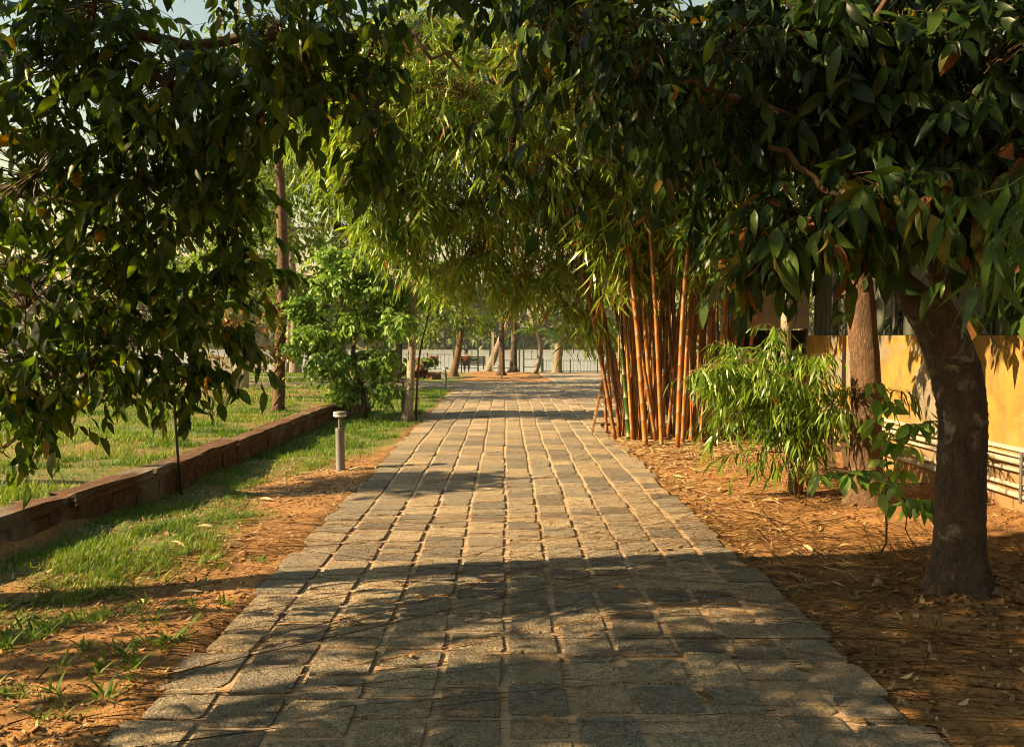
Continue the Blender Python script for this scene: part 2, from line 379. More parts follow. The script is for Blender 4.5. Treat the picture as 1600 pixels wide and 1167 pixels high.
# ================================================================== SETTING
PL, PR = -1.52, 1.65                 # path edges
def on_pave(x, y):
    x = np.asarray(x, float); y = np.asarray(y, float)
    main = (x > PL + .07) & (x < PR - .07) & (y < 24.2)
    side = (x >= PR) & (x < 7.5) & (y > 14.2) & (y < 24.2)
    cross = (y >= 24.2) & (y < 28.6) & (x > -13) & (x < 9) & ~((x < 1.2) & (y > 27.2 + .25 * np.sin(x * 1.3)))
    ramp_ = (x > 1.75) & (x < 9) & (y >= 28.6) & (y < 44.0)
    return main | side | cross | ramp_
def slope(y): return -.6 * np.clip((np.asarray(y, float) - 26) / 22, 0, 1)
def gz(x, y):
    """terrain height"""
    x = np.asarray(x, float); y = np.asarray(y, float)
    z = np.zeros_like(x); rw_ = np.random.default_rng(77)
    for k in range(16):
        wl = .6 * 1.15 ** k; a_ = rw_.uniform(0, 6.28); z = z + .0042 * wl ** .8 * np.sin(6.283 / wl * (x * math.cos(a_) + y * math.sin(a_)) + rw_.uniform(0, 6.28))
    z = np.where(np.abs(y - 20) < 60, z, 0)
    wx = -3.42
    z = z + .13 * sstep(wx + .05, wx - .15, x) * (1 - .6 * sstep(15, 20, y))
    z = z + .03 * sstep(2.3, 4.2, x) * sstep(14, 12, y)
    z = z + .2 * np.exp(-(((x + 1.3) / 1.3) ** 2 + ((y - 38.5) / 1.6) ** 2)) + .15 * np.exp(-(((x - 1.0) / 1.1) ** 2 + ((y - 37.5) / 1.4) ** 2))
    pv = on_pave(x, y)
    near = np.zeros_like(x)
    for dx, dy in ((.12, 0), (-.12, 0), (0, .12), (0, -.12)): near = np.maximum(near, on_pave(x + dx, y + dy))
    z = np.where(near > 0, np.clip(z, -.004, .008), z)
    z = np.where(pv, -.05, z) + slope(y)
    z = z - 4.0 * sstep(48.0, 52, y) + 6.5 * sstep(184, 198, y) + 10 * sstep(205, 450, y)
    return z
def grass_mask(x, y):
    x = np.asarray(x, float); y = np.asarray(y, float)
    n = fbm(x, y, 1.1, 21); n2 = fbm(x, y, .35, 22)
    lawn = np.maximum(sstep(-3.5, -3.8, x), sstep(100, 150, y)) * (sstep(48, 45, y) + sstep(150, 170, y)) * np.clip(.55 + .9 * (n - .3), .2, 1)
    strip = sstep(-3.5, -3.3, x) * sstep(-1.55, -1.62, x)
    edge = -1.62 - .5 * sstep(10.5, 8.5, y) + 1.1 * (n - .5)
    st = sstep(edge + .12, edge - .3, x) * sstep(4.5, 5.8, y + 1.6 * (n - .5))
    bare = np.exp(-(((x + 2.15) / .75) ** 2 + ((y - 8.55) / .7) ** 2)) * 1.2
    st = np.clip(st - bare, 0, 1)
    sparse = sstep(.5, .62, n2) * .7 * sstep(5.8, 4.5, y) * sstep(-1.7, -2.1, x + .4 * (n2 - .5))
    far = sstep(10.0, 12, y) * sstep(23.5, 22, y) * sstep(-1.56, -1.7, x) * sstep(-3.5, -3.3, x) * .9
    return np.clip(lawn + strip * np.maximum(np.maximum(st, sparse), far), 0, 1)

gx = np.concatenate([-np.geomspace(600, 16, 22), np.arange(-15, -4.4, .3), np.arange(-4.4, 5.6, .085), np.arange(5.6, 15, .4), np.geomspace(16, 600, 22)])
gy = np.concatenate([np.linspace(-60, 0, 8), np.arange(.5, 2.2, .25), np.arange(2.2, 12, .085), np.arange(12, 53, .17), np.arange(53, 210, 4), np.geomspace(212, 900, 20)])
GX, GY = np.meshgrid(gx, gy); GZ = gz(GX, GY)
ny, nx = GX.shape
ii = np.arange(ny - 1)[:, None] * nx + np.arange(nx - 1)[None, :]
gme = mesh_np('ground', np.stack([GX, GY, GZ], -1).reshape(-1, 3), np.stack([ii, ii + 1, ii + nx + 1, ii + nx], -1).reshape(-1, 4), None, M['ground'])
ga = gme.attributes.new('grass', 'FLOAT', 'POINT'); ga.data.foreach_set('value', grass_mask(GX, GY).reshape(-1).astype(np.float32))
tag(link('ground', gme), 'orange laterite soil with patches of grass on both sides of the path', kind='structure')

V = [[-600, 47.5, -1.6], [600, 47.5, -1.6], [600, 200, -1.6], [-600, 200, -1.6]]
tag(link('lake', mesh_np('lake', V, [[0, 1, 2, 3]], None, M['water'])), 'calm grey lake beyond the railings', kind='structure')

# ---- stone path: mortar sheet + setts
def sheet(name, polys, z, m, parent=None):
    b = MB()
    for p in polys:
        p = np.array(p, float); n = len(p); V = np.column_stack([p, np.full(n, z)]); b.add(V, [[0, 1, 2, 3]])
    return b.build(name, m, parent, False)
path = sheet('path', [[(PL + .05, .3), (PR - .05, .3), (PR - .05, 24.2), (PL + .05, 24.2)]], 0.006, M['mortar'])
tag(path, 'path paved with square granite setts in sandy mortar', kind='structure')
b = MB()
for (x0, y0, x1, y1) in [(PR + .004, 14.2, 7.5, 24.2), (-13, 24.204, 9, 26), (-13, 26, 9, 28.6), (1.75, 28.604, 9, 36), (1.75, 36, 9, 44)]:
    b.add([(x0, y0, slope(y0) - .002), (x1, y0, slope(y0) - .002), (x1, y1, slope(y1) - .002), (x0, y1, slope(y1) - .002)], [[0, 1, 2, 3]])
plaza = b.build('paved_crossing', M['mortar'], None, False)
tag(plaza, 'grey paved crossing and forecourt at the far end of the path', kind='structure')

rg = np.random.default_rng(5)
def sett_tpl(rng, n=16):
    a = (np.arange(n) + .5) / n * 2 * np.pi
    c, s = np.cos(a), np.sin(a); e = .16
    x = np.sign(c) * np.abs(c) ** e * .5; y = np.sign(s) * np.abs(s) ** e * .5
    x = x * (1 + rng.normal(0, .024, n)) + .03 * rng.normal() * y; y = y * (1 + rng.normal(0, .024, n)) + .03 * rng.normal() * x
    ring = lambda q, z, j: np.stack([x * q, y * q, z + rng.normal(0, j, n)], -1)
    V = np.vstack([ring(1.0, -.06, 0), R1 := ring(1.0, -.005, .0012), R2 := ring(.97, 0, .0012), R2, ring(.62, .0015, .0022), ring(.3, .002, .0022), [[0, 0, .002]]])
    F = []
    for r_ in (0, 1, 3, 4):
        for j in range(n):
            F.append([r_ * n + j, r_ * n + (j + 1) % n, (r_ + 1) * n + (j + 1) % n, (r_ + 1) * n + j])
    for j in range(n): F.append([5 * n + j, 5 * n + (j + 1) % n, 6 * n, -1])
    return V, np.array(F)
TPL = [sett_tpl(rg) for _ in range(14)]
edges = np.concatenate([np.linspace(PL, 0, 6), np.linspace(0, PR, 7)[1:]])
ph = rg.uniform(0, 6, 13)
def colx(i, y): return edges[i] + .008 * math.sin(y * .7 + ph[i]) + .006 * math.sin(y * 2.7 + 2 * ph[i])
setts = []
for i in range(11):
    y = 1.8 + rg.uniform(0, .3)
    while y < 24.1:
        L = float(np.clip(rg.normal(.283, .042), .19, .4)); yc = y + L / 2
        x0, x1 = colx(i, yc), colx(i + 1, yc); g = rg.uniform(.022, .044)
        g2 = rg.uniform(.014, .038)
        if i in (0, 10): (x0, x1) = (x0 + rg.uniform(-.05, .04), x1) if i == 0 else (x0, x1 + rg.uniform(-.04, .05))
        setts.append(((x0 + x1) / 2, yc, x1 - x0 - g, L - g2, rg.normal(0, 1.2), rg.uniform(.013, .021), rg.normal(0, .8), rg.normal(0, .8)))
        y += L
setts.sort(key=lambda s: s[1])
vis = [s for s in setts if s[1] > 2.75]; hid = [s for s in setts if s[1] <= 2.75]
SM = [mesh_np('sett', v, f, np.full(len(v), rg.uniform()), M['sett'], True) for v, f in TPL]
def sharp_rim(me, n=16, per=80):
    sm = np.tile(np.arange(per) >= 2 * n, len(me.polygons) // per); me.polygons.foreach_set('use_smooth', sm)
for me_ in SM: sharp_rim(me_)
for s in vis[:300]:
    o = link('sett', SM[rg.integers(14)], path)
    o.location = (s[0], s[1], s[5]); o.scale = (s[2], s[3], 1)
    o.rotation_euler = (R(s[6]), R(s[7]), R(s[4] + 180 * rg.integers(2)))
b = MB()
def add_sett(b, x, y, wx, ly, rz, z, rnd):
    v, f = TPL[rg.integers(14)]; v = v * [wx, ly, 1]; c, s_ = math.cos(R(rz)), math.sin(R(rz))
    v = np.stack([v[:, 0] * c - v[:, 1] * s_, v[:, 0] * s_ + v[:, 1] * c, v[:, 2]], -1) + [x, y, z]
    b.add(v, f, rnd)
for s in vis[300:] + hid: add_sett(b, s[0], s[1], s[2], s[3], s[4], s[5], rg.uniform())
o = tag(b.build('sett', M['sett'], path, True), kind='stuff'); sharp_rim(o.data)
b = MB()
for (x0, x1, y0, y1, px_, py_) in ((PR + .03, 7.5, 14.25, 24.1, .5, .5), (-9.5, 8.9, 24.3, 28.5, .21, .24), (1.8, 8.95, 28.65, 43.95, .8, .8)):
    for x in np.arange(x0 + px_ / 2, x1, px_):
        for y in np.arange(y0 + py_ / 2, y1, py_):
            xx, yy = x + rg.normal(0, .01), y + rg.normal(0, .02)
            if on_pave(xx, yy): add_sett(b, xx, yy, px_ - .035, py_ - .03, rg.normal(0, 1), rg.uniform(.006, .016) + float(slope(yy)), rg.uniform())
tag(b.build('sett', M['sett'], plaza, False), kind='stuff')

# ---- low laterite retaining wall on the left
lw_pts = np.array([(-3.9, 4.0), (-3.62, 5.6), (-3.42, 8.0), (-3.36, 11.5), (-3.22, 15.3), (-2.9, 16.6)])
seg = np.r_[0, np.cumsum(np.linalg.norm(np.diff(lw_pts, axis=0), axis=1))]
def lw(s): return np.array([np.interp(s, seg, lw_pts[:, 0]), np.interp(s, seg, lw_pts[:, 1])])
lwall = thing('low_wall', 'low retaining wall of rough laterite blocks between grass strip and lawn', 'wall', (-3.42, 8, 0))
def rough_block(b, rng, c, sz, ang, amp):
    nx_, ny_, nz_ = 4, 3, 3
    V = []; idx = {}; F = []
    def vid(i, j, k):
        if (i, j, k) not in idx:
            idx[(i, j, k)] = len(V)
            q = np.array([i / nx_ - .5, j / ny_ - .5, k / nz_ - .5])
            e = sum(abs(abs(t) - .5) < 1e-6 for t in q)
            V.append(q * sz * (1 - (.03 if e > 1 else 0)) + rng.normal(0, amp, 3))
        return idx[(i, j, k)]
    for i in range(nx_):
        for j in range(ny_):
            for k in (0, nz_): F.append([vid(i, j, k), vid(i + 1, j, k), vid(i + 1, j + 1, k), vid(i, j + 1, k)][::(1 if k else -1)])
    for i in range(nx_):
        for k in range(nz_):
            for j in (0, ny_): F.append([vid(i, j, k), vid(i + 1, j, k), vid(i + 1, j, k + 1), vid(i, j, k + 1)][::(-1 if j else 1)])
    for j in range(ny_):
        for k in range(nz_):
            for i in (0, nx_): F.append([vid(i, j, k), vid(i, j + 1, k), vid(i, j + 1, k + 1), vid(i, j, k + 1)][::(1 if i else -1)])
    c_, s_ = math.cos(ang), math.sin(ang); V = np.array(V)
    V = np.stack([V[:, 0] * c_ - V[:, 1] * s_, V[:, 0] * s_ + V[:, 1] * c_, V[:, 2]], -1) + c
    b.add(V, F, rng.uniform())
rw = np.random.default_rng(8)
for course, (pitch, z0, hh, wd) in enumerate(((.40, -.06, .25, .2), (1.15, .192, .1, .225))):
    s = 0
    while s < seg[-1] - .1:
        L = min(pitch * rw.uniform(.8, 1.25), seg[-1] - s); a, e = lw(s), lw(s + L); d = e - a; c = (a + e) / 2
        b = MB(); rough_block(b, rw, (c[0] + rw.normal(0, .008), c[1], z0 + hh / 2 + rw.normal(0, .006)), np.array([np.linalg.norm(d) - .008, wd, hh]), math.atan2(d[1], d[0]), .006)
        b.build('coping_stone' if course else 'block', M['laterite'], lwall, False); s += L

# ---- yellow wall, sheet fence and pipes on the right
WX = 4.45
ywall = thing('boundary_wall', 'yellow plastered boundary wall with grey patches behind the right-hand trees', 'wall', (WX, 8, 0))
b = MB(); b.box((WX + .1, 7.4, .7), (.2, 8.8, 1.72)); b.build('plaster_wall', M['wall'], ywall, False)
b = MB(); b.box((WX + .09, 7.4, .575), (.24, 8.82, .035)); b.build('ledge', M['concrete'], ywall, False)
fence = thing('sheet_fence', 'dull green corrugated sheet fence standing on the yellow wall', 'fence', (WX + .12, 8, 1.56))
fx = WX + .12
for k in range(10):
    y0 = 3.1 + k * .88
    b = MB(); n = 27; ys = np.linspace(y0, y0 + .86, n); xs = fx + .018 * np.sign(np.sin(np.arange(n) * np.pi / 3 + .5)) * np.minimum(1, np.abs(np.sin(np.arange(n) * np.pi / 3 + .5)) * 1.6)
    V = np.vstack([np.stack([xs, ys, np.full(n, 1.565)], -1), np.stack([xs, ys, np.full(n, 3.4)], -1)])
    V = np.vstack([V, V + [.006, 0, 0]]); m_ = 2 * n
    F = [[i, i + 1, n + i + 1, n + i] for i in range(n - 1)] + [[m_ + i + 1, m_ + i, m_ + n + i, m_ + n + i + 1] for i in range(n - 1)]
    b.add(V, F); b.build('sheet_panel', M['sheet'], fence, False)
    b = MB(); b.box((fx - .05, y0, 2.45), (.04, .05, 1.77)); b.build('post', M['dark_metal'], fence, False)
for k, (z, r_) in enumerate(((.47, .026), (.40, .016), (.27, .02), (.19, .026), (.52, .014))):
    o = thing('water_pipe', ['thickest upper white plastic pipe along the yellow wall', 'thin white pipe just under the thick upper pipe', 'slim pipe above the lowest pipe on the yellow wall',
                             'lowest white plastic pipe along the yellow wall', 'thinnest topmost pipe under the ledge of the yellow wall'][k], 'pipe', (WX - .05, 8, z), 'pipes along the yellow wall')
    ys = np.arange(3.2, 11.7, .4); b = MB()
    b.tube(np.stack([np.full(len(ys), WX - .05), ys, z + .006 * np.sin(ys * 1.3 + k)], -1), r_, 10); pp = b.build('pipe', M['pvc'], o)
    b = MB()
    for yy in (5.2, 8.1, 11.0): b.tube([(WX - .05, yy - .04, z + .006 * math.sin(yy * 1.3 + k)), (WX - .05, yy + .04, z + .006 * math.sin(yy * 1.3 + k))], r_ * 1.22, 10)
    b.build('coupling', M['pvc'], pp, off=np.array(o.location))
for yy in (6.7, 9.6):
    b = MB(); b.box((WX - .015, yy, .35), (.02, .035, .5)); b.box((WX - .082, yy, .35), (.012, .03, .44))
    o = b.build('pipe_bracket', M['dark_metal'], None, False)
    tag(o, 'dark upright bracket clamping the pipes, %s' % ('nearer one, right of the thick trunk' if yy < 8 else 'farther one, left of the thick trunk'), 'bracket', 'pipe brackets on the yellow wall')

# ================================================================== VEGETATION MACHINERY
LEAFVARS = {}
def leaf_meshes(key, tpl, m):
    if key not in LEAFVARS:
        LEAFVARS[key] = [mesh_np('leaf', tpl[0], tpl[1], np.full(len(tpl[0]), v), m) for v in (.05, .2, .35, .45, .55, .65, .75, .84, .9, .97)]
    return LEAFVARS[key]
camp = np.array([0, 0, CAM_H])
def in_view(P, margin=0.03):
    v = P - camp; y = v[:, 1] * math.cos(_th) - v[:, 2] * math.sin(_th); z = v[:, 1] * math.sin(_th) + v[:, 2] * math.cos(_th)
    return (y > .3) & (np.abs(v[:, 0] / y) < .64 + margin) & (np.abs(z / y) < .467 + margin)

class Plant:
    """collects wood and leaves of one plant, then builds its parts"""
    def __init__(s, name, label, cat, base, seed, group=None):
        s.root = thing(name, label, cat, base, group); s.base = np.array(base, float); s.rng = np.random.default_rng(seed)
        s.wood = MB(); s.O = []; s.D = []; s.N = []; s.L = []; s.r = []; s.limbs = []
    def trunk(s, P, Rr, m, n=14, rough=.03, name='trunk', sub=5, flare=0):
        P = np.asarray(P, float); Rr = np.asarray(Rr, float); K = len(P)
        t = np.linspace(0, K - 1, (K - 1) * sub + 1)
        # catmull-rom
        Q = np.vstack([2 * P[0] - P[1], P, 2 * P[-1] - P[-2]]); out = []
        for u in t:
            i = min(int(u), K - 2); f = u - i; a, b_, c, d = Q[i], Q[i + 1], Q[i + 2], Q[i + 3]
            out.append(.5 * (2 * b_ + (c - a) * f + (2 * a - 5 * b_ + 4 * c - d) * f * f + (3 * b_ - a - 3 * c + d) * f ** 3))
        out = np.array(out); rr = np.interp(t, np.arange(K), Rr)
        b = MB(); b.tube(out, rr, n, cap=True, rough=rough, rng=s.rng)
        if flare:
            V = b.V[0]; z = V[:, 2] - P[0][2]; c = out[0][:2]; k = np.clip(1 - z / flare, 0, 1) ** 2
            ang = np.arctan2(V[:, 1] - c[1], V[:, 0] - c[0]); lob = .5 + .5 * np.sin(ang * 4 + 1) * .6 + .2 * np.sin(ang * 7)
            V[:, :2] = c + (V[:, :2] - c) * (1 + (k * lob * 1.15)[:, None])
        b.build(name, m, s.root); s.limbs.append((out, rr)); return out
    def limb(s, P, r0, r1=.006, n=7):
        r0 = r0 * .75
        P = np.asarray(P, float); K = len(P); t = np.linspace(0, K - 1, (K - 1) * 4 + 1)
        out = np.stack([np.interp(t, np.arange(K), P[:, i]) for i in range(3)], -1)
        out[1:-1] += s.rng.normal(0, .022, out[1:-1].shape) * min(1, np.linalg.norm(P[-1] - P[0]))
        rr = np.linspace(r0, r1, len(out)); s.wood.tube(out, rr, n); s.limbs.append((out, rr)); return out
    def nearest(s, p):
        best = None
        for out, rr in s.limbs:
            d = np.linalg.norm(out - p, axis=1) + .35 * np.maximum(0, out[:, 2] - p[2])
            i = int(d.argmin())
            if best is None or d[i] < best[0]: best = (d[i], out[i], rr[i])
        return best[1], best[2]
    def blob(s, c, rad, nspr, nleaf, leafL, sprL=.35, droop=.6, spread=.75, hang=.35, narrow=False, lvar=.3, rbias=None, link_=True, twr=.002, shell=.55):
        rng = s.rng; c = np.asarray(c, float); rad = np.asarray(rad, float)
        u = norm(rng.normal(0, 1, (nspr, 3))); q = rng.uniform(0, 1, nspr) ** (1 / 3.)
        q = shell * np.maximum(q, rng.uniform(0, 1, nspr)) + (1 - shell) * q
        P = c + u * q[:, None] * rad
        P[:, 2] = np.maximum(P[:, 2], .08)
        if link_:
            a, ra = s.nearest(c)
            t = np.linspace(0, 1, 7)[:, None]
            br = a + (c - a) * t + np.array([0, 0, 1]) * (.18 * np.linalg.norm(c - a) * (t * (1 - t)))
            rb = np.linspace(min(ra, .012 + .012 * rad.mean()), .004, 7); s.wood.tube(br, rb, 5); s.limbs.append((br, rb))
            k = rng.integers(3, 7, nspr); O = br[k]
        else:
            O = np.repeat(c[None], nspr, 0)
        D = norm((P - O) + rng.normal(0, .25, P.shape) * rad.mean())
        # supporting twigs
        if link_:
            tt = np.linspace(0, 1, 4)[None, :, None]; S0 = P - D * sprL * .5
            C = O[:, None] + (S0 - O)[:, None] * tt + np.array([0, 0, 1.]) * (.15 * np.linalg.norm(S0 - O, axis=1)[:, None, None] * tt * (1 - tt))
            v, f = tubes_np(C, np.repeat(np.linspace(twr * 2.2, twr, 4)[None], nspr, 0)); s.wood.add(v, f)
        s.sprigs(P - D * sprL * .5, D, np.full(nspr, sprL) * rng.uniform(.7, 1.35, nspr), nleaf, leafL, droop, spread, hang, narrow, lvar, rbias, twr)
    def sprigs(s, P, D, L, nleaf, leafL, droop=.6, spread=.75, hang=.35, narrow=False, lvar=.2, rbias=None, twr=.002, t0=.15):
        rng = s.rng; S = len(P); g = np.array([0, 0, -1.])
        tt = np.linspace(0, 1, 5); C = P[:, None] + D[:, None] * (L[:, None, None] * tt[None, :, None]) + g * (hang * L[:, None, None] * tt[None, :, None] ** 2)
        v, f = tubes_np(C, np.repeat(np.linspace(twr, twr * .4, 5)[None], S, 0)); s.wood.add(v, f)
        t = (t0 + (1 - t0) * (np.arange(nleaf) + .5) / nleaf)[None] + rng.uniform(-.05, .05, (S, nleaf))
        O = P[:, None] + D[:, None] * (L[:, None, None] * t[..., None]) + g * (hang * L[:, None, None] * t[..., None] ** 2)
        T = norm(D[:, None] + g * (2 * hang * t[..., None]))
        side = norm(np.cross(T, np.array([.05, .05, 1.])) + rng.normal(0, .35, T.shape))
        sg = np.where(np.arange(nleaf) % 2, 1., -1.)[None, :, None]
        d = norm(T * (.35 + .5 * t[..., None]) + side * sg * spread + g * droop + rng.normal(0, .22, T.shape))
        nn = norm(np.array([0, 0, 1.]) + rng.normal(0, .55, T.shape) + T * .3)
        s.O.append(O.reshape(-1, 3)); s.D.append(d.reshape(-1, 3)); s.N.append(nn.reshape(-1, 3))
        s.L.append((leafL * np.clip(rng.normal(1, lvar, (S, nleaf)), .45, 1.6)).reshape(-1))
        r_ = rng.uniform(0, 1, (S, nleaf)) if rbias is None else np.clip(rng.normal(rbias[0], rbias[1], (S, nleaf)), 0, 1)
        s.r.append(r_.reshape(-1))
    def finish(s, lm, tpl, wood_m=None, nparts=0, far_tpl=None, key=None, name='crown', wname='branches'):
        if s.wood.n: s.wood.build(wname, wood_m or M['twig'], s.root)
        if not s.O: return s.root
        O = np.vstack(s.O); D = np.vstack(s.D); N = np.vstack(s.N); L = np.concatenate(s.L); r = np.concatenate(s.r)
        Mx = frames(D, N)
        near = np.zeros(len(O), bool); tpls = tpl if isinstance(tpl, list) else [tpl]; sel = np.arange(len(O)) % len(tpls)
        if nparts:
            iv = in_view(O) & in_view(O + D * L[:, None])
            score = np.where(iv, L / np.linalg.norm(O - camp, axis=1), -1)
            idx = np.argsort(-score)[:nparts]; idx = idx[score[idx] > 0]; near[idx] = True
            lms = [leaf_meshes(key + str(q), t_, lm) for q, t_ in enumerate(tpls)]
            for i in idx:
                o = link('leaf', lms[i % len(tpls)][min(9, int(r[i] * 10))], s.root)
                m4 = np.eye(4); m4[:3, :3] = Mx[i] * L[i]; m4[:3, 3] = O[i] - s.base
                o.matrix_local = Matrix(m4.tolist())
        b = MB(); rest = ~near
        if far_tpl is not None:
            fv = rest & ~in_view(O, .05)
            if fv.any(): b.add(*inst(far_tpl, O[fv], Mx[fv], L[fv], r[fv]))
            rest = rest & ~fv
        for q, t_ in enumerate(tpls):
            kk = rest & (sel == q)
            if kk.any(): b.add(*inst(t_, O[kk], Mx[kk], L[kk], r[kk]))
        if b.n: tag(b.build(name, lm, s.root), kind='stuff')
        return s.root

# ================================================================== LARGE LEFT TREE (shades the foreground)
p = Plant('broadleaf_tree', 'large dark broad-leaved tree overhanging from the left edge above the low wall', 'tree', (-4.75, 4.3, .15), 11)
tr = p.trunk([(-4.75, 4.3, .1), (-4.7, 4.3, .8), (-4.55, 4.35, 1.6), (-4.5, 4.3, 2.8), (-4.6, 4.1, 4.2), (-4.7, 4.0, 6.0), (-4.6, 4.0, 7.6)], [.19, .16, .15, .13, .11, .07, .02], M['bark_dark'], flare=.4)
p.limb([tr[8], (-4.0, 4.5, 1.55), at(120, 600, 4.6), at(230, 520, 4.7), at(360, 440, 4.8)], .05)
p.limb([tr[3], (-4.2, 4.5, .75), at(10, 690, 4.5), at(120, 640, 4.6), at(210, 600, 4.7)], .03)
p.limb([tr[11], (-3.7, 4.4, 2.6), at(150, 330, 4.4), at(330, 250, 4.4), at(440, 210, 4.4)], .055)
p.limb([tr[15], (-3.4, 4.2, 3.5), at(300, 60, 4.2), at(480, 40, 4.1), at(640, 60, 4.0), at(720, 110, 4.0)], .06)
p.limb([tr[18], (-3.2, 3.4, 4.6), (-1.6, 3.2, 4.9), (-.2, 3.3, 4.6), (.7, 3.6, 4.0)], .06)
p.limb([tr[17], (-5.6, 3.0, 5.2), (-6.6, 2.4, 6.2)], .05)
lb = [  # px, py, Y, rx, ry, rz, sprigs
    (40, 560, 4.5, .45, .4, .38, 42), (40, 420, 4.6, .5, .4, .4, 46), (180, 560, 4.6, .35, .35, .28, 32), (190, 430, 4.6, .42, .4, .4, 44),
    (30, 660, 4.4, .25, .3, .18, 13), (290, 590, 4.7, .22, .3, .13, 13), (310, 480, 4.7, .3, .35, .25, 24), (400, 430, 4.8, .2, .3, .17, 13), (395, 520, 4.8, .12, .2, .1, 5),
    (60, 270, 4.5, .5, .45, .4, 44), (220, 290, 4.5, .45, .4, .4, 44), (350, 310, 4.6, .25, .35, .25, 18), (80, 110, 4.4, .5, .45, .4, 40), (260, 140, 4.3, .45, .4, .36, 42),
    (400, 180, 4.4, .35, .35, .3, 34), (430, 60, 4.2, .4, .4, .3, 36), (510, 130, 4.2, .24, .3, .28, 20), (590, 170, 4.1, .14, .25, .34, 13), (590, 60, 4.1, .12, .3, .2, 8),
    (150, 0, 4.3, .5, .4, .3, 30), (520, 0, 4.0, .25, .4, .15, 10), (570, 250, 4.1, .06, .15, .2, 5)]
for px, py, Y, rx, ry, rz, n in lb:
    p.blob(at(px, py, Y * .92), (rx * .93, ry, rz * .93), int(n * (2.1 if px < 330 and py < 380 else 1.6)), 8, .08, .26, .75, .7, .35, lvar=.36)
# the rest of the crown, above and left of the picture
for c, rr, n in [((-5.0, 3.2, 3.0), (1.2, 1.1, 1.0), 55), ((-4.3, 2.6, 4.6), (1.5, 1.2, .9), 85), ((-4.9, 4.1, 5.4), (1.4, .9, .8), 70), ((-3.0, 2.8, 5.6), (1.4, 1.1, .8), 100), ((-5.0, 3.6, 6.8), (1.3, 1.0, .8), 90),
                 ((-1.4, 3.1, 5.1), (1.2, .9, .5), 80), ((.2, 3.3, 4.6), (.8, .7, .4), 50), ((-3.7, 1.9, 3.0), (.9, .8, .9), 70), ((-4.9, 1.6, 2.2), (.9, .8, .8), 60), ((-6.2, 2.6, 5.6), (1.1, 1.0, .9), 70),
                 ((-3.5, 3.0, 2.1), (.6, .7, .6), 40), ((-4.6, 2.4, 2.8), (.8, .8, .7), 50), ((-5.6, 2.8, 3.7), (.8, .8, .7), 45), ((-3.2, 2.2, 2.3), (.6, .6, .6), 36), ((-4.2, 1.9, 3.6), (.9, .7, .6), 45), ((-5.2, 3.4, 4.4), (.9, .8, .6), 45),
                 ((-5.6, 4.0, 2.3), (.8, .7, .9), 25), ((-3.9, 3.7, 3.7), (.7, .6, .5), 25)]:
    p.blob((c[0], c[1] - .8, c[2]), rr, int(n * 1.9), 10, .115, .42, .7, .75, .3)
p.finish(M['leaf_dark'], BROAD, None, 300, KITE, 'dark')

# tree to the left of the picture that shades a band of the path
p = Plant('broadleaf_tree', 'small lawn tree outside the left edge, shading the path by the first bollard', 'tree', (-7.3, 7.0, .17), 12)
tr = p.trunk([(-7.3, 7.0, .1), (-7.3, 7.0, 1.6), (-7.2, 7.0, 3.0), (-7.2, 7.0, 4.4)], [.11, .09, .07, .03], M['bark_dark'])
for c, rr, n in [((-7.4, 7.0, 3.6), (.9, .55, .5), 90), ((-6.7, 7.05, 3.35), (.6, .45, .3), 40), ((-8.2, 7.0, 4.0), (.6, .45, .5), 40)]: p.blob(c, rr, n, 8, .16, .35)
p.finish(M['leaf_dark'], KITE)

for k, (x, y, lab) in enumerate([(-3.9, -2.2, 'unseen tree added behind the camera, left of the path, to cut skylight'), (3.2, -1.6, 'unseen tree added behind the camera, right of the path, to cut skylight'), (3.6, 1.2, 'unseen tree added right of the camera to cut skylight')]):  # unseen trees, added to keep skylight off the foreground
    p = Plant('broadleaf_tree', lab, 'tree', (x, y, .05), 15 + k, 'unseen trees added to cut skylight')
    p.trunk([(x, y, 0), (x, y, 1.6), (x * .9, y, 3.6), (x * .8, y, 6)], [.2, .16, .13, .04], M['bark_dark'])
    for j in range(12):
        p.blob((x * .55 + p.rng.uniform(-2.2, 2.2), y + p.rng.uniform(-2.2, 1.6 if k < 2 else 1.0), p.rng.uniform(3.6, 6.6)), (1.2, 1.2, .6), 40, 8, .2, .45)
    p.finish(M['leaf_dark'], KITE)

# ================================================================== RIGHT TREES
tA = at(1502, 930, 4.73); bA = (float(tA[0]), 4.73, .03)
p = Plant('broadleaf_tree', 'thick dark trunk bending left at the right edge, with drooping dark leaves', 'tree', bA, 21)
tr = p.trunk([(bA[0], 4.73, -.05), at(1499, 860, 4.74), at(1501, 760, 4.76), at(1504, 660, 4.78), at(1495, 590, 4.8), at(1472, 525, 4.82), at(1438, 476, 4.84), at(1400, 432, 4.9), at(1368, 370, 5.0), at(1345, 230, 5.1), at(1360, 40, 5.3)],
             [.15, .142, .136, .132, .14, .134, .104, .07, .06, .05, .03], M['bark_dark'], 40, .02, flare=.42, sub=14)
l1 = p.limb([tr[98], at(1375, 425, 4.85), at(1340, 350, 4.7), at(1290, 290, 4.6), at(1200, 230, 4.7)], .05, .015, 10)
p.limb([tr[74], at(1485, 450, 4.8), at(1520, 350, 4.7), at(1600, 270, 4.5)], .085, .02, 10)
p.limb([tr[70], at(1465, 430, 4.95), at(1440, 330, 5.0), at(1420, 150, 5.1)], .07, .02, 10)
p.limb([tr[112], at(1310, 240, 4.9), at(1180, 160, 4.9), at(1040, 120, 4.8), at(900, 90, 4.7)], .05)
p.limb([tr[130], (1.6, 5.6, 4.4), (.6, 5.8, 4.6), (-.6, 5.9, 4.7)], .05)
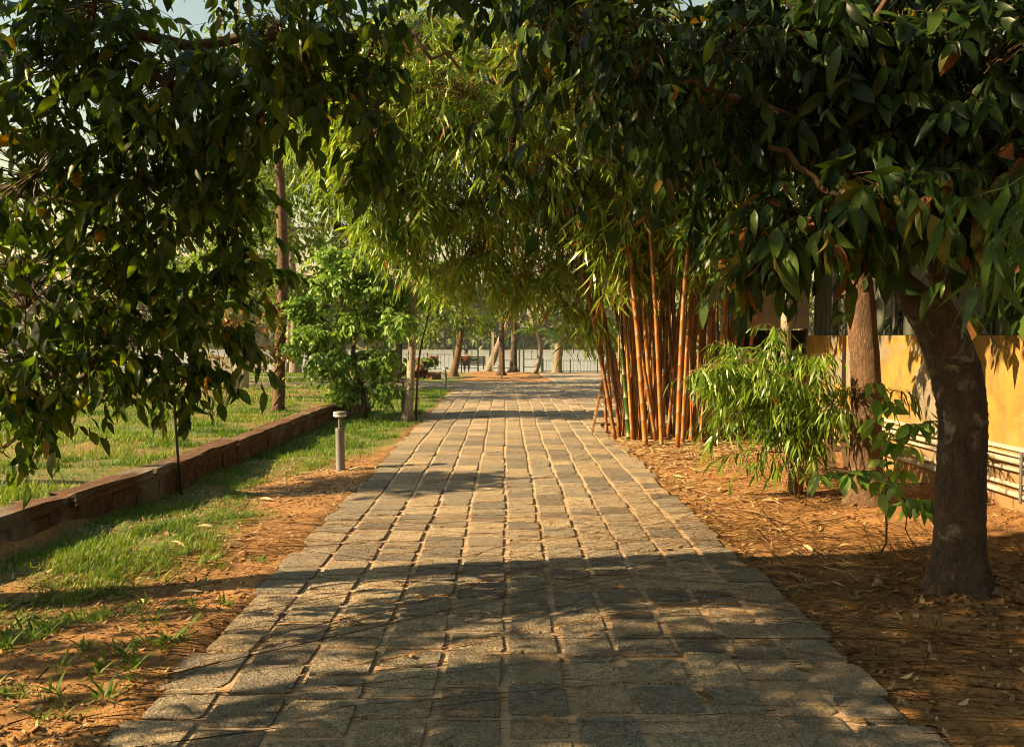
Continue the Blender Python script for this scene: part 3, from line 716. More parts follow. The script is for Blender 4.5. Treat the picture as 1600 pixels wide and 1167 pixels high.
ab = [(1290, 330, 4.5, .32, .3, .15, 22), (1400, 300, 4.4, .35, .3, .14, 26), (1500, 300, 4.3, .35, .3, .18, 28), (1570, 260, 4.3, .35, .3, .2, 26), (1210, 330, 4.7, .22, .25, .16, 14), (1180, 400, 4.8, .17, .2, .13, 9),
      (1480, 200, 4.6, .4, .4, .25, 30), (1350, 180, 4.8, .4, .4, .25, 30), (1560, 90, 4.6, .4, .4, .35, 30), (1420, 60, 4.9, .5, .4, .35, 36),
      (1280, 60, 5.0, .45, .4, .35, 36), (1230, 180, 5.0, .3, .3, .25, 20)]
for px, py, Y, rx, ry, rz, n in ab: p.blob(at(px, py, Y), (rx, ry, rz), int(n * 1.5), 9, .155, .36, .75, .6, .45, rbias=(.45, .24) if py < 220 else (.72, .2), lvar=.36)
cb = [(1130, 60, 4.9, .4, .4, .3, 34), (1120, 190, 4.9, .32, .35, .25, 26), (1010, 60, 4.7, .35, .4, .3, 32), (1000, 180, 4.7, .28, .3, .25, 24), (900, 50, 4.6, .28, .35, .26, 24), (900, 160, 4.6, .2, .3, .22, 14),
      (830, 40, 4.5, .16, .3, .2, 13), (810, 170, 4.5, .15, .25, .25, 10), (790, 260, 4.5, .13, .2, .16, 7), (870, 260, 4.6, .14, .2, .14, 8), (1040, 270, 4.8, .22, .25, .15, 10), (1090, 330, 4.9, .15, .2, .12, 6)]
for px, py, Y, rx, ry, rz, n in cb: p.blob(at(px, py, Y), (rx, ry, rz), int(n * (1.25 if px > 960 else .6)), 8, .105, .32, .75, .7, .4)
for c, rr, n in [((2.2, 5.8, 5.3), (1.4, 1.0, .7), 90), ((.4, 6.2, 5.4), (1.3, 1.0, .6), 90), ((3.0, 4.6, 4.6), (1.0, .9, .8), 70), ((-.8, 6.0, 5.5), (1.0, .8, .6), 60), ((3.4, 3.4, 3.4), (.8, .8, .7), 50), ((1.4, 7.4, 5.9), (1.3, 1.0, .6), 80), ((2.0, 3.6, 4.6), (1.0, .9, .6), 60)]:
    p.blob(c, rr, n, 9, .17, .42, .7, .75, .3)
p.finish(M['leaf_deep'], [leaf_tpl(6, .3, .25, .35, 3, .42), leaf_tpl(6, .36, .4, .2, 3, .45, .3), leaf_tpl(6, .26, .3, .45, 3, .4, -.3), leaf_tpl(6, .42, .2, .3)], M['bark_warm'], 300, KITE, 'deep')

bB = (3.28, 7.2, .03)
p = Plant('broadleaf_tree', 'straight brown trunk before the yellow wall, second tree from the right edge', 'tree', bB, 22)
tr = p.trunk([(3.28, 7.2, -.05), at(1353, 690, 7.2), at(1353, 600, 7.2), at(1348, 520, 7.22), at(1338, 430, 7.25), at(1300, 320, 7.3), at(1250, 230, 7.4), at(1228, 120, 7.6), at(1200, 0, 7.8), (2.2, 8.2, 6.4)],
             [.16, .135, .128, .125, .12, .115, .115, .11, .10, .04], M['bark_warm'], 18, .025, flare=.3)
p.limb([tr[28], at(1330, 180, 7.4), at(1450, 100, 7.4), at(1580, 30, 7.4)], .05)
p.limb([tr[34], at(1120, 130, 7.8), at(1010, 110, 7.9), at(900, 60, 8)], .05)
p.limb([tr[38], (1.2, 8.2, 5.6), (.2, 8.2, 6)], .05)
bb = [(1160, 150, 7.6, .6, .5, .5, 50), (1060, 110, 7.8, .6, .5, .5, 48), (960, 60, 7.8, .5, .5, .4, 34), (1300, 100, 7.2, .7, .5, .5, 54), (1420, 140, 7.2, .7, .5, .6, 60), (1560, 100, 7.0, .6, .5, .7, 56), (1330, 250, 7.1, .5, .4, .35, 34),
      (1480, 280, 7.0, .6, .4, .4, 44), (1140, 260, 7.8, .35, .4, .3, 20), (1190, 20, 7.6, .6, .5, .3, 36), (1590, 280, 7.0, .4, .4, .5, 26), (1430, 350, 6.9, .4, .3, .2, 18), (1560, 350, 6.9, .4, .3, .2, 18), (1180, 370, 7.9, .3, .3, .2, 10)]
for px, py, Y, rx, ry, rz, n in bb: p.blob(at(px, py, Y), (rx, ry, rz), int(n * 1.9), 9, .13, .4, .6, .75, .35, lvar=.36)
for c, rr, n in [((2.0, 8.0, 6.0), (1.5, 1.1, .7), 110), ((3.6, 7.2, 5.6), (1.3, 1.0, .8), 90), ((.4, 8.4, 6.4), (1.2, 1.0, .6), 80), ((3.4, 8.6, 6.6), (1.3, 1.0, .8), 80), ((-.6, 7.6, 6.8), (1.2, 1.2, .6), 80), ((-1.2, 6.6, 5.0), (.7, .6, .3), 30), ((-.2, 7.3, 4.7), (.7, .6, .3), 30), ((.8, 8.0, 4.5), (.7, .6, .3), 30), ((.4, 6.4, 4.3), (.6, .5, .25), 22), ((-1.6, 8.2, 5.6), (.7, .6, .3), 26)]: p.blob(c, rr, n, 9, .18, .45)
p.finish(M['leaf_deep'], BROAD_M, M['bark_warm'], 0, KITE)

# dense trees beyond the fence
for k, (x, y, h_, lab) in enumerate([(6.6, 6.6, 7.0, 'dense dark tree directly behind the sheet fence at the right edge'), (6.3, 9.4, 7.5, 'tall dark tree behind the middle of the sheet fence'),
                                     (6.0, 12.6, 8.0, 'dark tree behind the bamboo clump, left of the other trees beyond the fence'), (9.0, 14.5, 9.0, 'tallest dark tree farthest back beyond the fence')]):
    p = Plant('background_tree', lab, 'tree', (x, y, .05), 30 + k, 'dense trees beyond the fence')
    p.trunk([(x, y, 0), (x - .1, y, 2), (x + .1, y + .1, h_ * .6), (x, y, h_)], [.16, .13, .1, .03], M['bark_dark'])
    rr = p.rng
    for j in range(20):
        a, q = rr.uniform(0, 6.28), rr.uniform(.2, 1.7)
        p.blob((x + q * math.cos(a), y + q * math.sin(a), rr.uniform(1.6, h_)), (.9, .9, .6), 42, 8, .21, .45)
    p.finish(M['leaf_deep'], KITE)
# slender pale trunk behind the bamboo shrub
p = Plant('slender_tree', 'thin pale straight trunk rising behind the small bamboo shrub', 'tree', (3.62, 10.3, .04), 36)
p.trunk([(3.62, 10.3, 0), at(1228, 520, 10.3), at(1226, 400, 10.3), at(1222, 250, 10.3), at(1215, 60, 10.3)], [.075, .065, .06, .055, .04], M['bark_pale'], 10)
for px, py, n in ((1180, 260, 30), (1250, 160, 30), (1160, 120, 30), (1240, 40, 30), (1110, 330, 20)): p.blob(at(px, py, 10.2), (.6, .5, .5), n, 8, .15, .4)
p.finish(M['leaf_dark'], KITE)

# ================================================================== BAMBOO
def culm_mesh(b, P0, az, th0, th1, H, r0, bendp=1.8, node=.27, rng=None, wob=.04):
    """bamboo stem; returns sampled points and headings"""
    n = 60; s = np.linspace(0, H, n); th = R(th0) + (R(th1) - R(th0)) * (s / H) ** bendp
    hx = np.sin(th) * math.cos(az); hy = np.sin(th) * math.sin(az); hz = np.cos(th)
    d = np.stack([hx, hy, hz], -1); P = np.asarray(P0) + np.vstack([np.zeros(3), np.cumsum((d[1:] + d[:-1]) / 2 * (H / (n - 1)), 0)])
    ss = [0]; rr = [1.1]; cc = [0.]; t = rng.uniform(.08, node)
    while t < H - .1:
        ss += [t - .014, t, t + .012]; rr += [1.0, 1.22, 1.0]; cc += [.2, 1, .75]; t += node * rng.uniform(.85, 1.2) * (1 + .4 * t / H)
    ss.append(H); rr.append(1); cc.append(0)
    ss = np.array(ss); Q = np.stack([np.interp(ss, s, P[:, i]) for i in range(3)], -1)
    rad = np.array(rr) * r0 * (1 - .78 * (ss / H) ** 1.2)
    b.tube(Q, rad, 10, r=np.array(cc)); return P, d, s

bc = (2.3, 12.1, .02)
p = Plant('bamboo_clump', 'big clump of golden bamboo stems arching over the path', 'bamboo', bc, 41)
rb = p.rng; tips = []
front = [  # base px, base py, tilt, azimuth deg, radius, height, green
    (962, 688, 5, 170, .042, 7.0, 0), (948, 676, 3, 120, .035, 6.5, 0), (984, 690, 1.5, 150, .058, 1.9, 1), (999, 690, 4, 175, .03, 6.0, 0), (1009, 700, 1, 190, .05, 8.5, 0), (1021, 690, 2.5, 175, .044, 8.0, 0),
    (1026, 694, 5, 180, .038, 7.5, 0), (1034, 700, 2.0, 170, .04, 8.0, 0), (1040, 690, 3, 165, .036, 7.8, 0), (1058, 704, .8, 20, .046, 8.6, 0), (1066, 694, 3, 30, .04, 8.0, 0), (1078, 690, 4, 20, .04, 8.0, 0),
    (1094, 692, 3, 10, .042, 8.0, 0), (1118, 702, 1.0, 20, .05, 8.4, 0), (1104, 684, 2, 60, .04, 8.2, 0), (1048, 680, 3, 120, .042, 8.2, 0), (992, 678, 5, 165, .04, 7.6, 0), (1015, 676, 4, 150, .04, 8.0, 0),
    (1132, 690, 2, 0, .045, 8.0, 0), (1085, 676, 2, 60, .045, 8.6, 0), (1140, 680, 3, 30, .042, 8.2, 0), (1062, 672, 4, 140, .04, 8.4, 0), (1030, 672, 5, 160, .04, 8.0, 0), (970, 672, 6, 165, .036, 7.2, 0),
    (1110, 674, 4, 70, .042, 8.0, 0), (1000, 668, 5, 150, .04, 7.5, 0), (1150, 690, 4, -10, .04, 7.0, 0), (1074, 666, 3, 100, .044, 8.6, 0)]
front = [(a, b_, c_ * 1.5 + abs(rb.normal(0, 2.2)), d_ + rb.normal(0, 25), e_ * .76, f_, g_) for a, b_, c_, d_, e_, f_, g_ in front]
for k in range(80): front.append((rb.uniform(955, 1150), rb.uniform(662, 692), abs(rb.normal(0, 5)) + .5, rb.uniform(0, 190), rb.uniform(.016, .03), rb.uniform(5, 8), 0))
for (px, py, tilt, az, r0, H, gr) in front:
    Y = FPX * CAM_H / (py - 525); P0 = at(px, py, Y); P0[2] = -.03
    bb_ = MB(); P, d, s = culm_mesh(bb_, P0, R(az), tilt, tilt if gr else rb.uniform(35, 80), H, r0, 2.6, rng=rb)
    bb_.build('culm', M['culm_green'] if gr else M['culm'], p.root)
    if gr: continue
    p.limbs.append((P[15:], np.full(len(P) - 15, .02)))
    # leafy side branches
    for k in range(27, 60, 3):
        m_ = 2
        a = rb.uniform(0, 6.28, m_); el = rb.uniform(-.1, .6, m_)
        D = norm(np.stack([np.cos(a), np.sin(a), el], -1) + d[k] * .4)
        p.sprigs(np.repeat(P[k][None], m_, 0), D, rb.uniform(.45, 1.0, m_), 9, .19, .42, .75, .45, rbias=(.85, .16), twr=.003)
bl = [(560, 300, 11.5, .6, .5, .6, 80), (480, 230, 12, .55, .5, .6, 60), (600, 190, 11.5, .8, .6, .6, 110), (540, 120, 12, .8, .6, .5, 120), (690, 260, 11.6, .8, .6, .6, 110), (660, 380, 11.8, .55, .5, .5, 70), (590, 400, 11.6, .4, .4, .35, 40),
      (760, 330, 12, .7, .6, .6, 100), (740, 420, 12.2, .5, .5, .45, 60), (700, 140, 12, .9, .6, .6, 150), (640, 60, 12, .9, .7, .5, 130), (800, 200, 12.2, .9, .6, .6, 110), (860, 330, 12.4, .7, .6, .6, 100), (850, 430, 12.4, .55, .5, .4, 60),
      (930, 290, 12.3, .7, .6, .6, 95), (930, 400, 12.2, .5, .5, .45, 60), (910, 500, 12.2, .3, .35, .35, 28), (1000, 330, 12, .7, .6, .6, 85), (1060, 260, 12, .7, .6, .6, 80), (780, 70, 12.4, 1.0, .7, .5, 90), (900, 160, 12.5, .9, .7, .6, 90), (1000, 160, 12.4, .9, .7, .6, 80),
      (1090, 380, 12, .5, .5, .4, 40), (1010, 440, 11.9, .4, .4, .35, 24), (680, 480, 12.6, .35, .4, .25, 22), (800, 470, 12.8, .35, .4, .22, 22), (640, 430, 12, .3, .3, .3, 24), (880, 30, 12.5, .9, .7, .5, 60), (960, 430, 11.4, .3, .3, .25, 14), (1100, 430, 11.2, .35, .3, .25, 12), (960, 370, 11.3, .5, .4, .35, 30), (1060, 360, 11.2, .5, .4, .35, 30), (1020, 300, 11, .5, .4, .4, 40), (1090, 310, 11, .5, .4, .4, 40), (1120, 400, 11, .4, .4, .3, 26), (950, 330, 11.2, .5, .4, .4, 40)]
bl = [(a, b_ - (55 if a < 720 else 10) * (b_ > 200), *r_) for a, b_, *r_ in bl]
for c, n in (((0, 10.9, 4.4), 80), ((-.8, 10.7, 4.9), 70), ((.7, 10.9, 4.0), 70), ((-1.6, 10.5, 5.4), 60), ((.3, 10.7, 5.2), 80), ((1.1, 11.0, 4.7), 80), ((1.3, 10.9, 5.6), 70), ((.3, 12.0, 7.1), 80), ((1.6, 12.0, 6.6), 90), ((.8, 11.4, 6.2), 70)): p.blob(c, (1.0, .8, .5), n, 11, .19, .5, .5, .65, .45, rbias=(.45, .25), twr=.003)
for px, py, Y, rx, ry, rz, n in bl:
    p.blob(at(px, py, Y), (rx, ry, rz), int(n * 1.75), 10, .22, .42, .42, .75, .4, rbias=(.5, .2) if px < 760 else (.5, .26) if px < 880 else (.5, .32), twr=.003)
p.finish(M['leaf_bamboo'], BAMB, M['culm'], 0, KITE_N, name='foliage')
# dried sheath fringe / stump piece of the cut green culm is part of the clump above

sb_ = at(1245, 782, 7.6); sbp = (float(sb_[0]), 7.6, .03)
p = Plant('bamboo_shrub', 'small bushy bamboo with drooping narrow leaves on the bare soil', 'bamboo', sbp, 42)
for k in range(13):
    a = p.rng.uniform(0, 6.28); q = p.rng.uniform(.01, .09)
    bb_ = MB(); P, d, s = culm_mesh(bb_, (sbp[0] + q * math.cos(a), 7.6 + q * math.sin(a), -.02), p.rng.uniform(1.6, 4.8) if k % 3 else a, p.rng.uniform(1, 8), p.rng.uniform(60, 125), p.rng.uniform(1.3, 1.95), .011, 2.2, .16, rng=p.rng)
    bb_.build('culm', M['wood_old'] if k % 2 else M['culm'], p.root)
    p.limbs.append((P[14:], np.full(46, .008)))
    for j in range(22, 60, 2):
        m_ = 2; aa = p.rng.uniform(0, 6.28, m_)
        p.sprigs(np.repeat(P[j][None], m_, 0), norm(np.stack([np.cos(aa), np.sin(aa), p.rng.uniform(-.4, .5, m_)], -1) + d[j] * .4), p.rng.uniform(.15, .38, m_), 8, .15, .75, .5, .6, rbias=(.3, .25), twr=.002)
for px, py, Y, rx, ry, rz, n in [(1110, 575, 7.4, .22, .25, .12, 22), (1170, 560, 7.5, .28, .3, .15, 30), (1240, 560, 7.5, .22, .28, .15, 24), (1140, 650, 7.4, .24, .26, .2, 26), (1220, 650, 7.5, .28, .3, .24, 34), (1180, 710, 7.4, .22, .25, .14, 16), (1270, 620, 7.5, .16, .25, .18, 14), (1240, 720, 7.5, .12, .2, .12, 8)]:
    p.blob(at(px, py, Y), (rx, ry, rz), int(n * .6), 9, .155, .26, .7, .55, .5, rbias=(.3, .25), twr=.002)
p.finish(M['leaf_bamboo'], BAMB, M['twig'], 0, None, name='foliage')

# large-leaved bamboo spray reaching in from the right edge
p = Plant('bamboo_plant', 'long narrow shade-coloured leaves hanging in at the right edge before the thick trunk', 'bamboo', (2.75, 3.1, .03), 43)
bb_ = MB(); P, d, s = culm_mesh(bb_, (2.75, 3.1, -.02), R(170), 1, 30, 2.9, .022, 1.6, .25, rng=p.rng); bb_.build('culm', M['culm_green'], p.root)
for pts in ([P[42], at(1640, 350, 3.1), at(1590, 400, 3.1), at(1530, 450, 3.1)], [P[50], at(1650, 230, 3.1), at(1570, 290, 3.15), at(1480, 330, 3.2)], [P[46], at(1660, 300, 3.0), at(1600, 330, 3.0), at(1560, 360, 3.0)]):
    q = p.limb(pts, .006, .002, 5)
    for j in range(4, len(q), 2):
        dd = norm(q[j] - q[j - 1]); p.sprigs(q[j][None] - dd * .02, dd[None], np.array([.06]), 3, .22, .7, .8, .5, rbias=(.4, .15), twr=.0015)
p.finish(M['leaf_spray_shaded'], BAMB_W, M['culm_green'], 120, None, 'bambw', name='foliage')

# sapling in front of the wall
p = Plant('sapling', 'leafy green sapling with glossy oval leaves left of the thick trunk', 'sapling', (2.66, 5.6, .03), 44)
for pts, r_ in (([(2.66, 5.6, 0), at(1388, 800, 5.6), at(1384, 700, 5.6), at(1376, 640, 5.6), at(1362, 600, 5.6)], .012), ([at(1440, 905, 5.0), at(1415, 800, 5.2), at(1402, 720, 5.4), at(1396, 640, 5.5)], .007),
                ([at(1386, 740, 5.6), at(1340, 735, 5.55), at(1285, 742, 5.5)], .005), ([at(1384, 690, 5.6), at(1420, 665, 5.5), at(1450, 660, 5.4)], .005), ([at(1388, 790, 5.6), at(1420, 790, 5.5), at(1450, 780, 5.4)], .005)):
    q = p.limb(pts, r_, .003, 6)
    for j in range(5 if r_ > .006 else 2, len(q), 1):
        if q[j][2] < .33: continue
        m_ = 2; aa = p.rng.uniform(0, 6.28, m_)
        p.sprigs(np.repeat(q[j][None], m_, 0), norm(np.stack([np.cos(aa), np.sin(aa), np.full(m_, .3)], -1)), p.rng.uniform(.06, .16, m_), 2, .125, .6, .6, .3, rbias=(.4, .2), twr=.002)
p.finish(M['leaf_bright'], leaf_tpl(6, .46, .2, .3), M['twig'], 300, None, 'sapl')

# ================================================================== LEFT / MIDDLE TREES
x0, y0 = -2.62, 14.9
p = Plant('small_tree', 'small bright green tree with layered light leaves beside the path', 'tree', (x0, y0, .02), 51)
tr = p.trunk([(x0, y0, -.03), at(566, 610, y0), at(552, 560, y0), at(556, 500, y0), at(548, 420, y0)], [.055, .05, .042, .032, .012], M['bark_dark'], 9)
p.limb([(x0 + .03, y0, .02), at(588, 610, y0 + .1), at(596, 540, y0), at(610, 470, y0)], .022)
for px, py, rx, rz, n in [(480, 480, .4, .14, 46), (540, 440, .5, .16, 60), (600, 450, .45, .16, 54), (560, 410, .35, .12, 34), (500, 520, .45, .13, 46), (570, 500, .5, .15, 56), (625, 500, .3, .15, 34), (520, 565, .4, .14, 46), (590, 560, .4, .15, 44), (545, 610, .35, .12, 26), (600, 605, .25, .12, 18), (465, 540, .22, .1, 14), (640, 460, .25, .12, 20), (520, 400, .3, .1, 20)]:
    p.blob(at(px, py, y0 + p.rng.normal(0, .25)), (rx * 1.05, .5, rz * 1.75), int(n * 3.2), 9, .1, .26, .5, .8, .3)
p.finish(M['leaf_bright'], BROAD_M)

x0, y0 = -1.8, 14.7
p = Plant('slender_tree', 'slim pale mottled trunk at the left path edge beside the second bollard', 'tree', (x0, y0, .02), 52)
tr = p.trunk([(x0, y0, -.03), at(643, 560, y0), at(645, 450, y0), at(640, 300, y0), at(650, 120, y0), (-1.6, y0, 7.4)], [.085, .07, .065, .055, .045, .015], M['bark_pale'], 12, flare=.2)
p.trunk([(x0 + .12, y0 + .2, -.03), at(655, 560, y0 + .4), at(668, 500, y0 + .4), at(680, 440, y0 + .4)], [.024, .02, .016, .01], M['bark_warm'], 7, name='stem')
for c, rr, n in [((-1.7, 14.8, 5.6), (.9, .6, .6), 70), ((-2.4, 14.7, 4.8), (.6, .5, .4), 40), ((-1.2, 14.9, 6.6), (.9, .6, .6), 60), ((-2.2, 14.8, 6.4), (.8, .5, .6), 50), (at(690, 430, 15.2), (.4, .4, .35), 34), (at(670, 340, 15), (.4, .4, .4), 34)]: p.blob(c, rr, n, 9, .11, .38)
p.finish(M['leaf_bg'], KITE, M['bark_warm'])

x0, y0 = -4.33, 15.2
p = Plant('vine_tree', 'brown trunk wrapped in dry vine standing on the lawn', 'tree', (x0, y0, .1), 53)
tr = p.trunk([(x0, y0, .02), at(437, 560, y0), at(440, 480, y0), at(442, 400, y0), at(436, 250, y0), (-4.4, y0, 7)], [.11, .1, .1, .1, .08, .02], M['bark_warm'], 11, .05, flare=.25)
for k in range(4):   # winding vine stems
    t = np.linspace(0, 1, 40); zz = .12 + t * 2.6; aa = t * (9 + 3 * k) + k * 1.7
    p.wood.tube(np.stack([np.interp(zz, tr[:, 2], tr[:, 0]) + .11 * np.cos(aa), np.interp(zz, tr[:, 2], tr[:, 1]) + .11 * np.sin(aa), zz], -1), .008, 4)
for py in (590, 560, 530, 500, 470, 440): p.blob(at(438, py, y0 - .05), (.16, .16, .14), 7, 4, .075, .1, link_=False)
for c, rr, n in [((-4.4, 15.2, 5.4), (1.1, .7, .8), 80), ((-5.2, 15.3, 6.2), (.9, .6, .6), 50), ((-3.6, 15.2, 6.4), (.8, .6, .7), 50)]: p.blob(c, rr, n, 9, .12, .4)
p.finish(M['leaf_bg'], KITE)

x0, y0 = -6.45, 19.0
p = Plant('slender_tree', 'tall thin pale trunk far back on the lawn, left of the vine-wrapped trunk', 'tree', (x0, y0, .1), 54)
tr = p.trunk([(x0, y0, 0), at(374, 540, y0), at(373, 420, y0), at(376, 250, y0), (-6.2, y0, 9.5)], [.11, .09, .06, .05, .02], M['bark_pale'], 9)
for px, py, n in [(350, 380, 50), (410, 400, 50), (430, 330, 55), (390, 300, 50), (460, 360, 50), (400, 440, 40), (340, 430, 30), (470, 420, 30)]: p.blob(at(px, py, y0 + p.rng.normal(0, .6)), (.75, .7, .6), n, 9, .12, .42)
for px, py, n in [(520, 330, 60), (500, 250, 60), (560, 360, 50), (330, 330, 50), (450, 270, 50)]: p.blob(at(px, py, y0 + p.rng.normal(1, .6)), (.9, .8, .7), n, 9, .13, .45)
for c, n in (((-6.3, 19, 8), 60), ((-5.4, 19, 8.6), 50)): p.blob(c, (1.3, 1, .9), n, 9, .13, .45)
p.finish(M['leaf_bg'], KITE)

x0, y0 = -5.1, 14.1
p = Plant('shrub', 'bare-stemmed shrub with yellowing reddish leaves on the lawn behind the black stake', 'shrub', (x0, y0, .12), 55)
for tx, ty in ((322, 540), (335, 510), (352, 520), (372, 500), (390, 520), (405, 540)):
    p.limb([(x0, y0, .05), at(.6 * 344 + .4 * tx, 610, y0), at(tx, ty, y0 + p.rng.normal(0, .15))], .018, .006, 5)
for px, py, n in [(320, 520, 22), (345, 500, 22), (370, 490, 26), (395, 510, 26), (410, 545, 22), (335, 560, 12), (380, 560, 16), (425, 500, 16), (430, 560, 12)]: p.blob(at(px, py, y0 + p.rng.normal(0, .2)), (.3, .3, .18), n, 6, .085, .2)
p.finish(M['leaf_red'], KITE)

# tree over the bench and other far trunks
def far_tree(name, lab, base, pts, rads, blobs, seed, lm, bark_, leafL=.15, n=11):
    p = Plant(name, lab, 'tree', base, seed)
    p.trunk([(base[0], base[1], base[2] - .06)] + pts, rads, bark_, n, flare=.3)
    for c, rr, k in blobs: p.blob(c, rr, k, 9, leafL, .45)
    return p.finish(lm, KITE)
far_tree('broadleaf_tree', 'dark-crowned tree with a crooked trunk hanging over the bench', (-2.35, 35.0, -.22), [at(713, 565, 35), at(719, 530, 35), at(721, 480, 35), at(715, 400, 35)], [.2, .15, .13, .1, .03],
         [(at(690, 500, 34), (.9, .8, .5), 60), (at(735, 500, 35), (1.0, .9, .6), 70), (at(670, 470, 33.5), (1, .8, .6), 60), (at(690, 430, 34.4), (1.4, 1, .8), 70), (at(745, 430, 35), (1.3, 1, .8), 70), (at(665, 520, 33), (.6, .5, .4), 36), (at(755, 505, 36), (.6, .5, .5), 36), (at(720, 350, 35), (1.7, 1.2, 1), 60)], 61, M['leaf_bg'], M['bark_warm'], .15)
far_tree('leaning_tree', 'pale trunk leaning right over the red soil mound', (-1.02, 43, -.42), [at(777, 545, 43), at(790, 510, 43), at(803, 470, 43), at(812, 420, 43), at(822, 330, 43)], [.22, .19, .17, .15, .13, .06],
         [(at(830, 330, 43), (2.2, 1.6, 1.3), 70), (at(780, 300, 43), (2, 1.6, 1.3), 60)], 62, M['leaf_bg'], M['palm_bark'], .2)
far_tree('broadleaf_tree', 'thick upright grey trunk behind the wooden post at the soil bed', (-.2, 36.6, -.25), [at(784, 540, 36.6), at(783, 470, 36.6), at(782, 380, 36.6), at(780, 250, 36.6)], [.17, .13, .12, .11, .06],
         [(at(770, 330, 36.4), (2, 1.4, 1.3), 70), (at(800, 260, 36.4), (2.1, 1.4, 1.3), 70)], 63, M['leaf_bg'], M['bark_dark'], .18)
far_tree('broadleaf_tree', 'dark mottled trunk at the water edge, right of the thick grey trunk', (.45, 47, -.6), [at(803, 540, 47), at(805, 480, 47), at(808, 380, 47)], [.26, .18, .16, .1],
         [(at(810, 380, 47), (2.3, 1.6, 1.3), 60), (at(850, 330, 47), (2.2, 1.6, 1.3), 50)], 64, M['leaf_bg'], M['bark_dark'], .2)
far_tree('broadleaf_tree', 'pale trunk curving up from behind the railing, right of the gateway', (2.95, 45.6, -.6), [at(872, 560, 45.6), at(876, 520, 45.6), at(880, 470, 45.6), at(884, 400, 45.6)], [.3, .24, .2, .17, .1],
         [(at(890, 440, 45), (2, 1.5, 1.2), 60), (at(930, 470, 44.6), (2, 1.6, 1.3), 80), (at(900, 500, 44), (1.4, 1.2, .8), 60), (at(935, 530, 42.5), (1.4, 1.2, 1.0), 70), (at(960, 480, 42.5), (1.6, 1.2, 1.3), 70), (at(920, 380, 45), (2.4, 1.6, 1.3), 70), (at(850, 470, 45), (1.2, 1.2, .8), 40)], 65, M['leaf_bg'], M['palm_bark'], .2)
p = Plant('shrub', 'dense green hedge shrub behind the golden bamboo at the water edge', 'shrub', (8.6, 45.0, -.55), 66)
for k in range(16): p.blob((5.2 + k * .55, 45.3 + p.rng.normal(0, .3), p.rng.uniform(-.2, 2.6)), (.9, .7, .8), 40, 9, .18, .5, link_=False)
p.finish(M['leaf_bg'], KITE)
# green filler trees far left and right along the shore
for k, (x, y, h_, lab) in enumerate([(-11.5, 27, 9, 'tall green tree at the far left of the lawn behind the overhanging leaves'), (-8.2, 24.5, 8, 'green tree at the back of the lawn left of the palms'), (-3.6, 26.5, 8.5, 'green tree behind the small bright tree'),
                                     (9.5, 26, 9, 'dark green tree beyond the forecourt behind the bamboo'), (5.2, 20.5, 8.5, 'tree in the forecourt behind the bamboo stems'), (-16.5, 24, 9, 'tree at the far left shore behind the near leaves'), (-4.3, 20.6, 8, 'leafy tree on the lawn just behind the small bright tree'), (-7.4, 22.6, 8, 'leafy lawn tree behind the tall thin pale trunk')]):
    p = Plant('background_tree', lab, 'tree', (x, y, .05), 70 + k, 'trees along the far lawn')
    p.trunk([(x, y, 0), (x + .1, y, 2.5), (x, y, h_ * .6), (x, y, h_)], [.15, .12, .09, .03], M['bark_pale'] if k % 2 else M['bark_dark'])
    for j in range(15):
        a, q = p.rng.uniform(0, 6.28), p.rng.uniform(.2, 1.8)
        p.blob((x + q * math.cos(a), y + q * math.sin(a), p.rng.uniform(2.4, h_)), (.9, .9, .6), 36, 9, .15, .45)
    p.finish(M['leaf_bg'], KITE)

# coconut palms
def palm(lab, base, top, r0, seed, nfr=13, frL=2.6, name='coconut_palm'):
    p = Plant(name, lab, 'palm', base, seed, 'palms by the water')
    base = np.array(base, float); top = np.array(top, float); t = np.linspace(0, 1, 9)[:, None]
    pts = base + (top - base) * t + np.array([.25, 0, 0]) * np.sin(t * 3)
    p.trunk(pts, np.r_[r0 * 1.7, r0 * 1.1, np.linspace(r0, r0 * .7, 7)], M['palm_bark'], 12, .03)
    for k in range(nfr):
        a = k * 2.4; el = p.rng.uniform(-.1, 1.1); s = np.linspace(0, 1, 9); b = MB()
        dirh = np.array([math.cos(a), math.sin(a), 0]); c = top + np.outer(s * frL, dirh) * math.cos(el) + np.outer(s * frL * math.sin(el) - 1.5 * frL * .5 * s ** 2, [0, 0, 1])
        b.tube(c, np.linspace(.025, .006, 9), 4)
        tt = np.linspace(.12, 1, 26); O = np.stack([np.interp(tt, s, c[:, i]) for i in range(3)], -1); sd = np.cross(dirh, [0, 0, 1])
        for sg in (-1, 1):
            D = norm(sd * sg + dirh * .5 + np.array([0, 0, -.5]) + p.rng.normal(0, .1, O.shape))
            b.add(*inst(KITE_N, O, frames(D, np.repeat([[0, 0, 1.]], 26, 0)), .2 * frL * np.sin(np.pi * (.15 + .8 * tt)), p.rng.uniform(.2, .9, 26)))
        b.build('frond', M['leaf_bg'], p.root)
    return p.root
palm('flared coconut palm trunk by the water behind the lawn, largest of the left group', (-10.5, 40, -.4), (-11.2, 40, 10.5), .2, 81)
palm('slim palm trunk just left of the flared palm behind the lawn', (-11.5, 42, -.45), (-11.4, 42, 9.8), .13, 82)
palm('thin distant palm trunk right of the flared palm behind the lawn', (-10.9, 46, -.6), (-10.5, 46, 11), .13, 83)
palm('young palm with drooping fronds at the corner of the red soil bed', (1.3, 37.2, -.3), (1.45, 37.2, 1.75), .12, 84, 9, 1.9, 'young_palm')

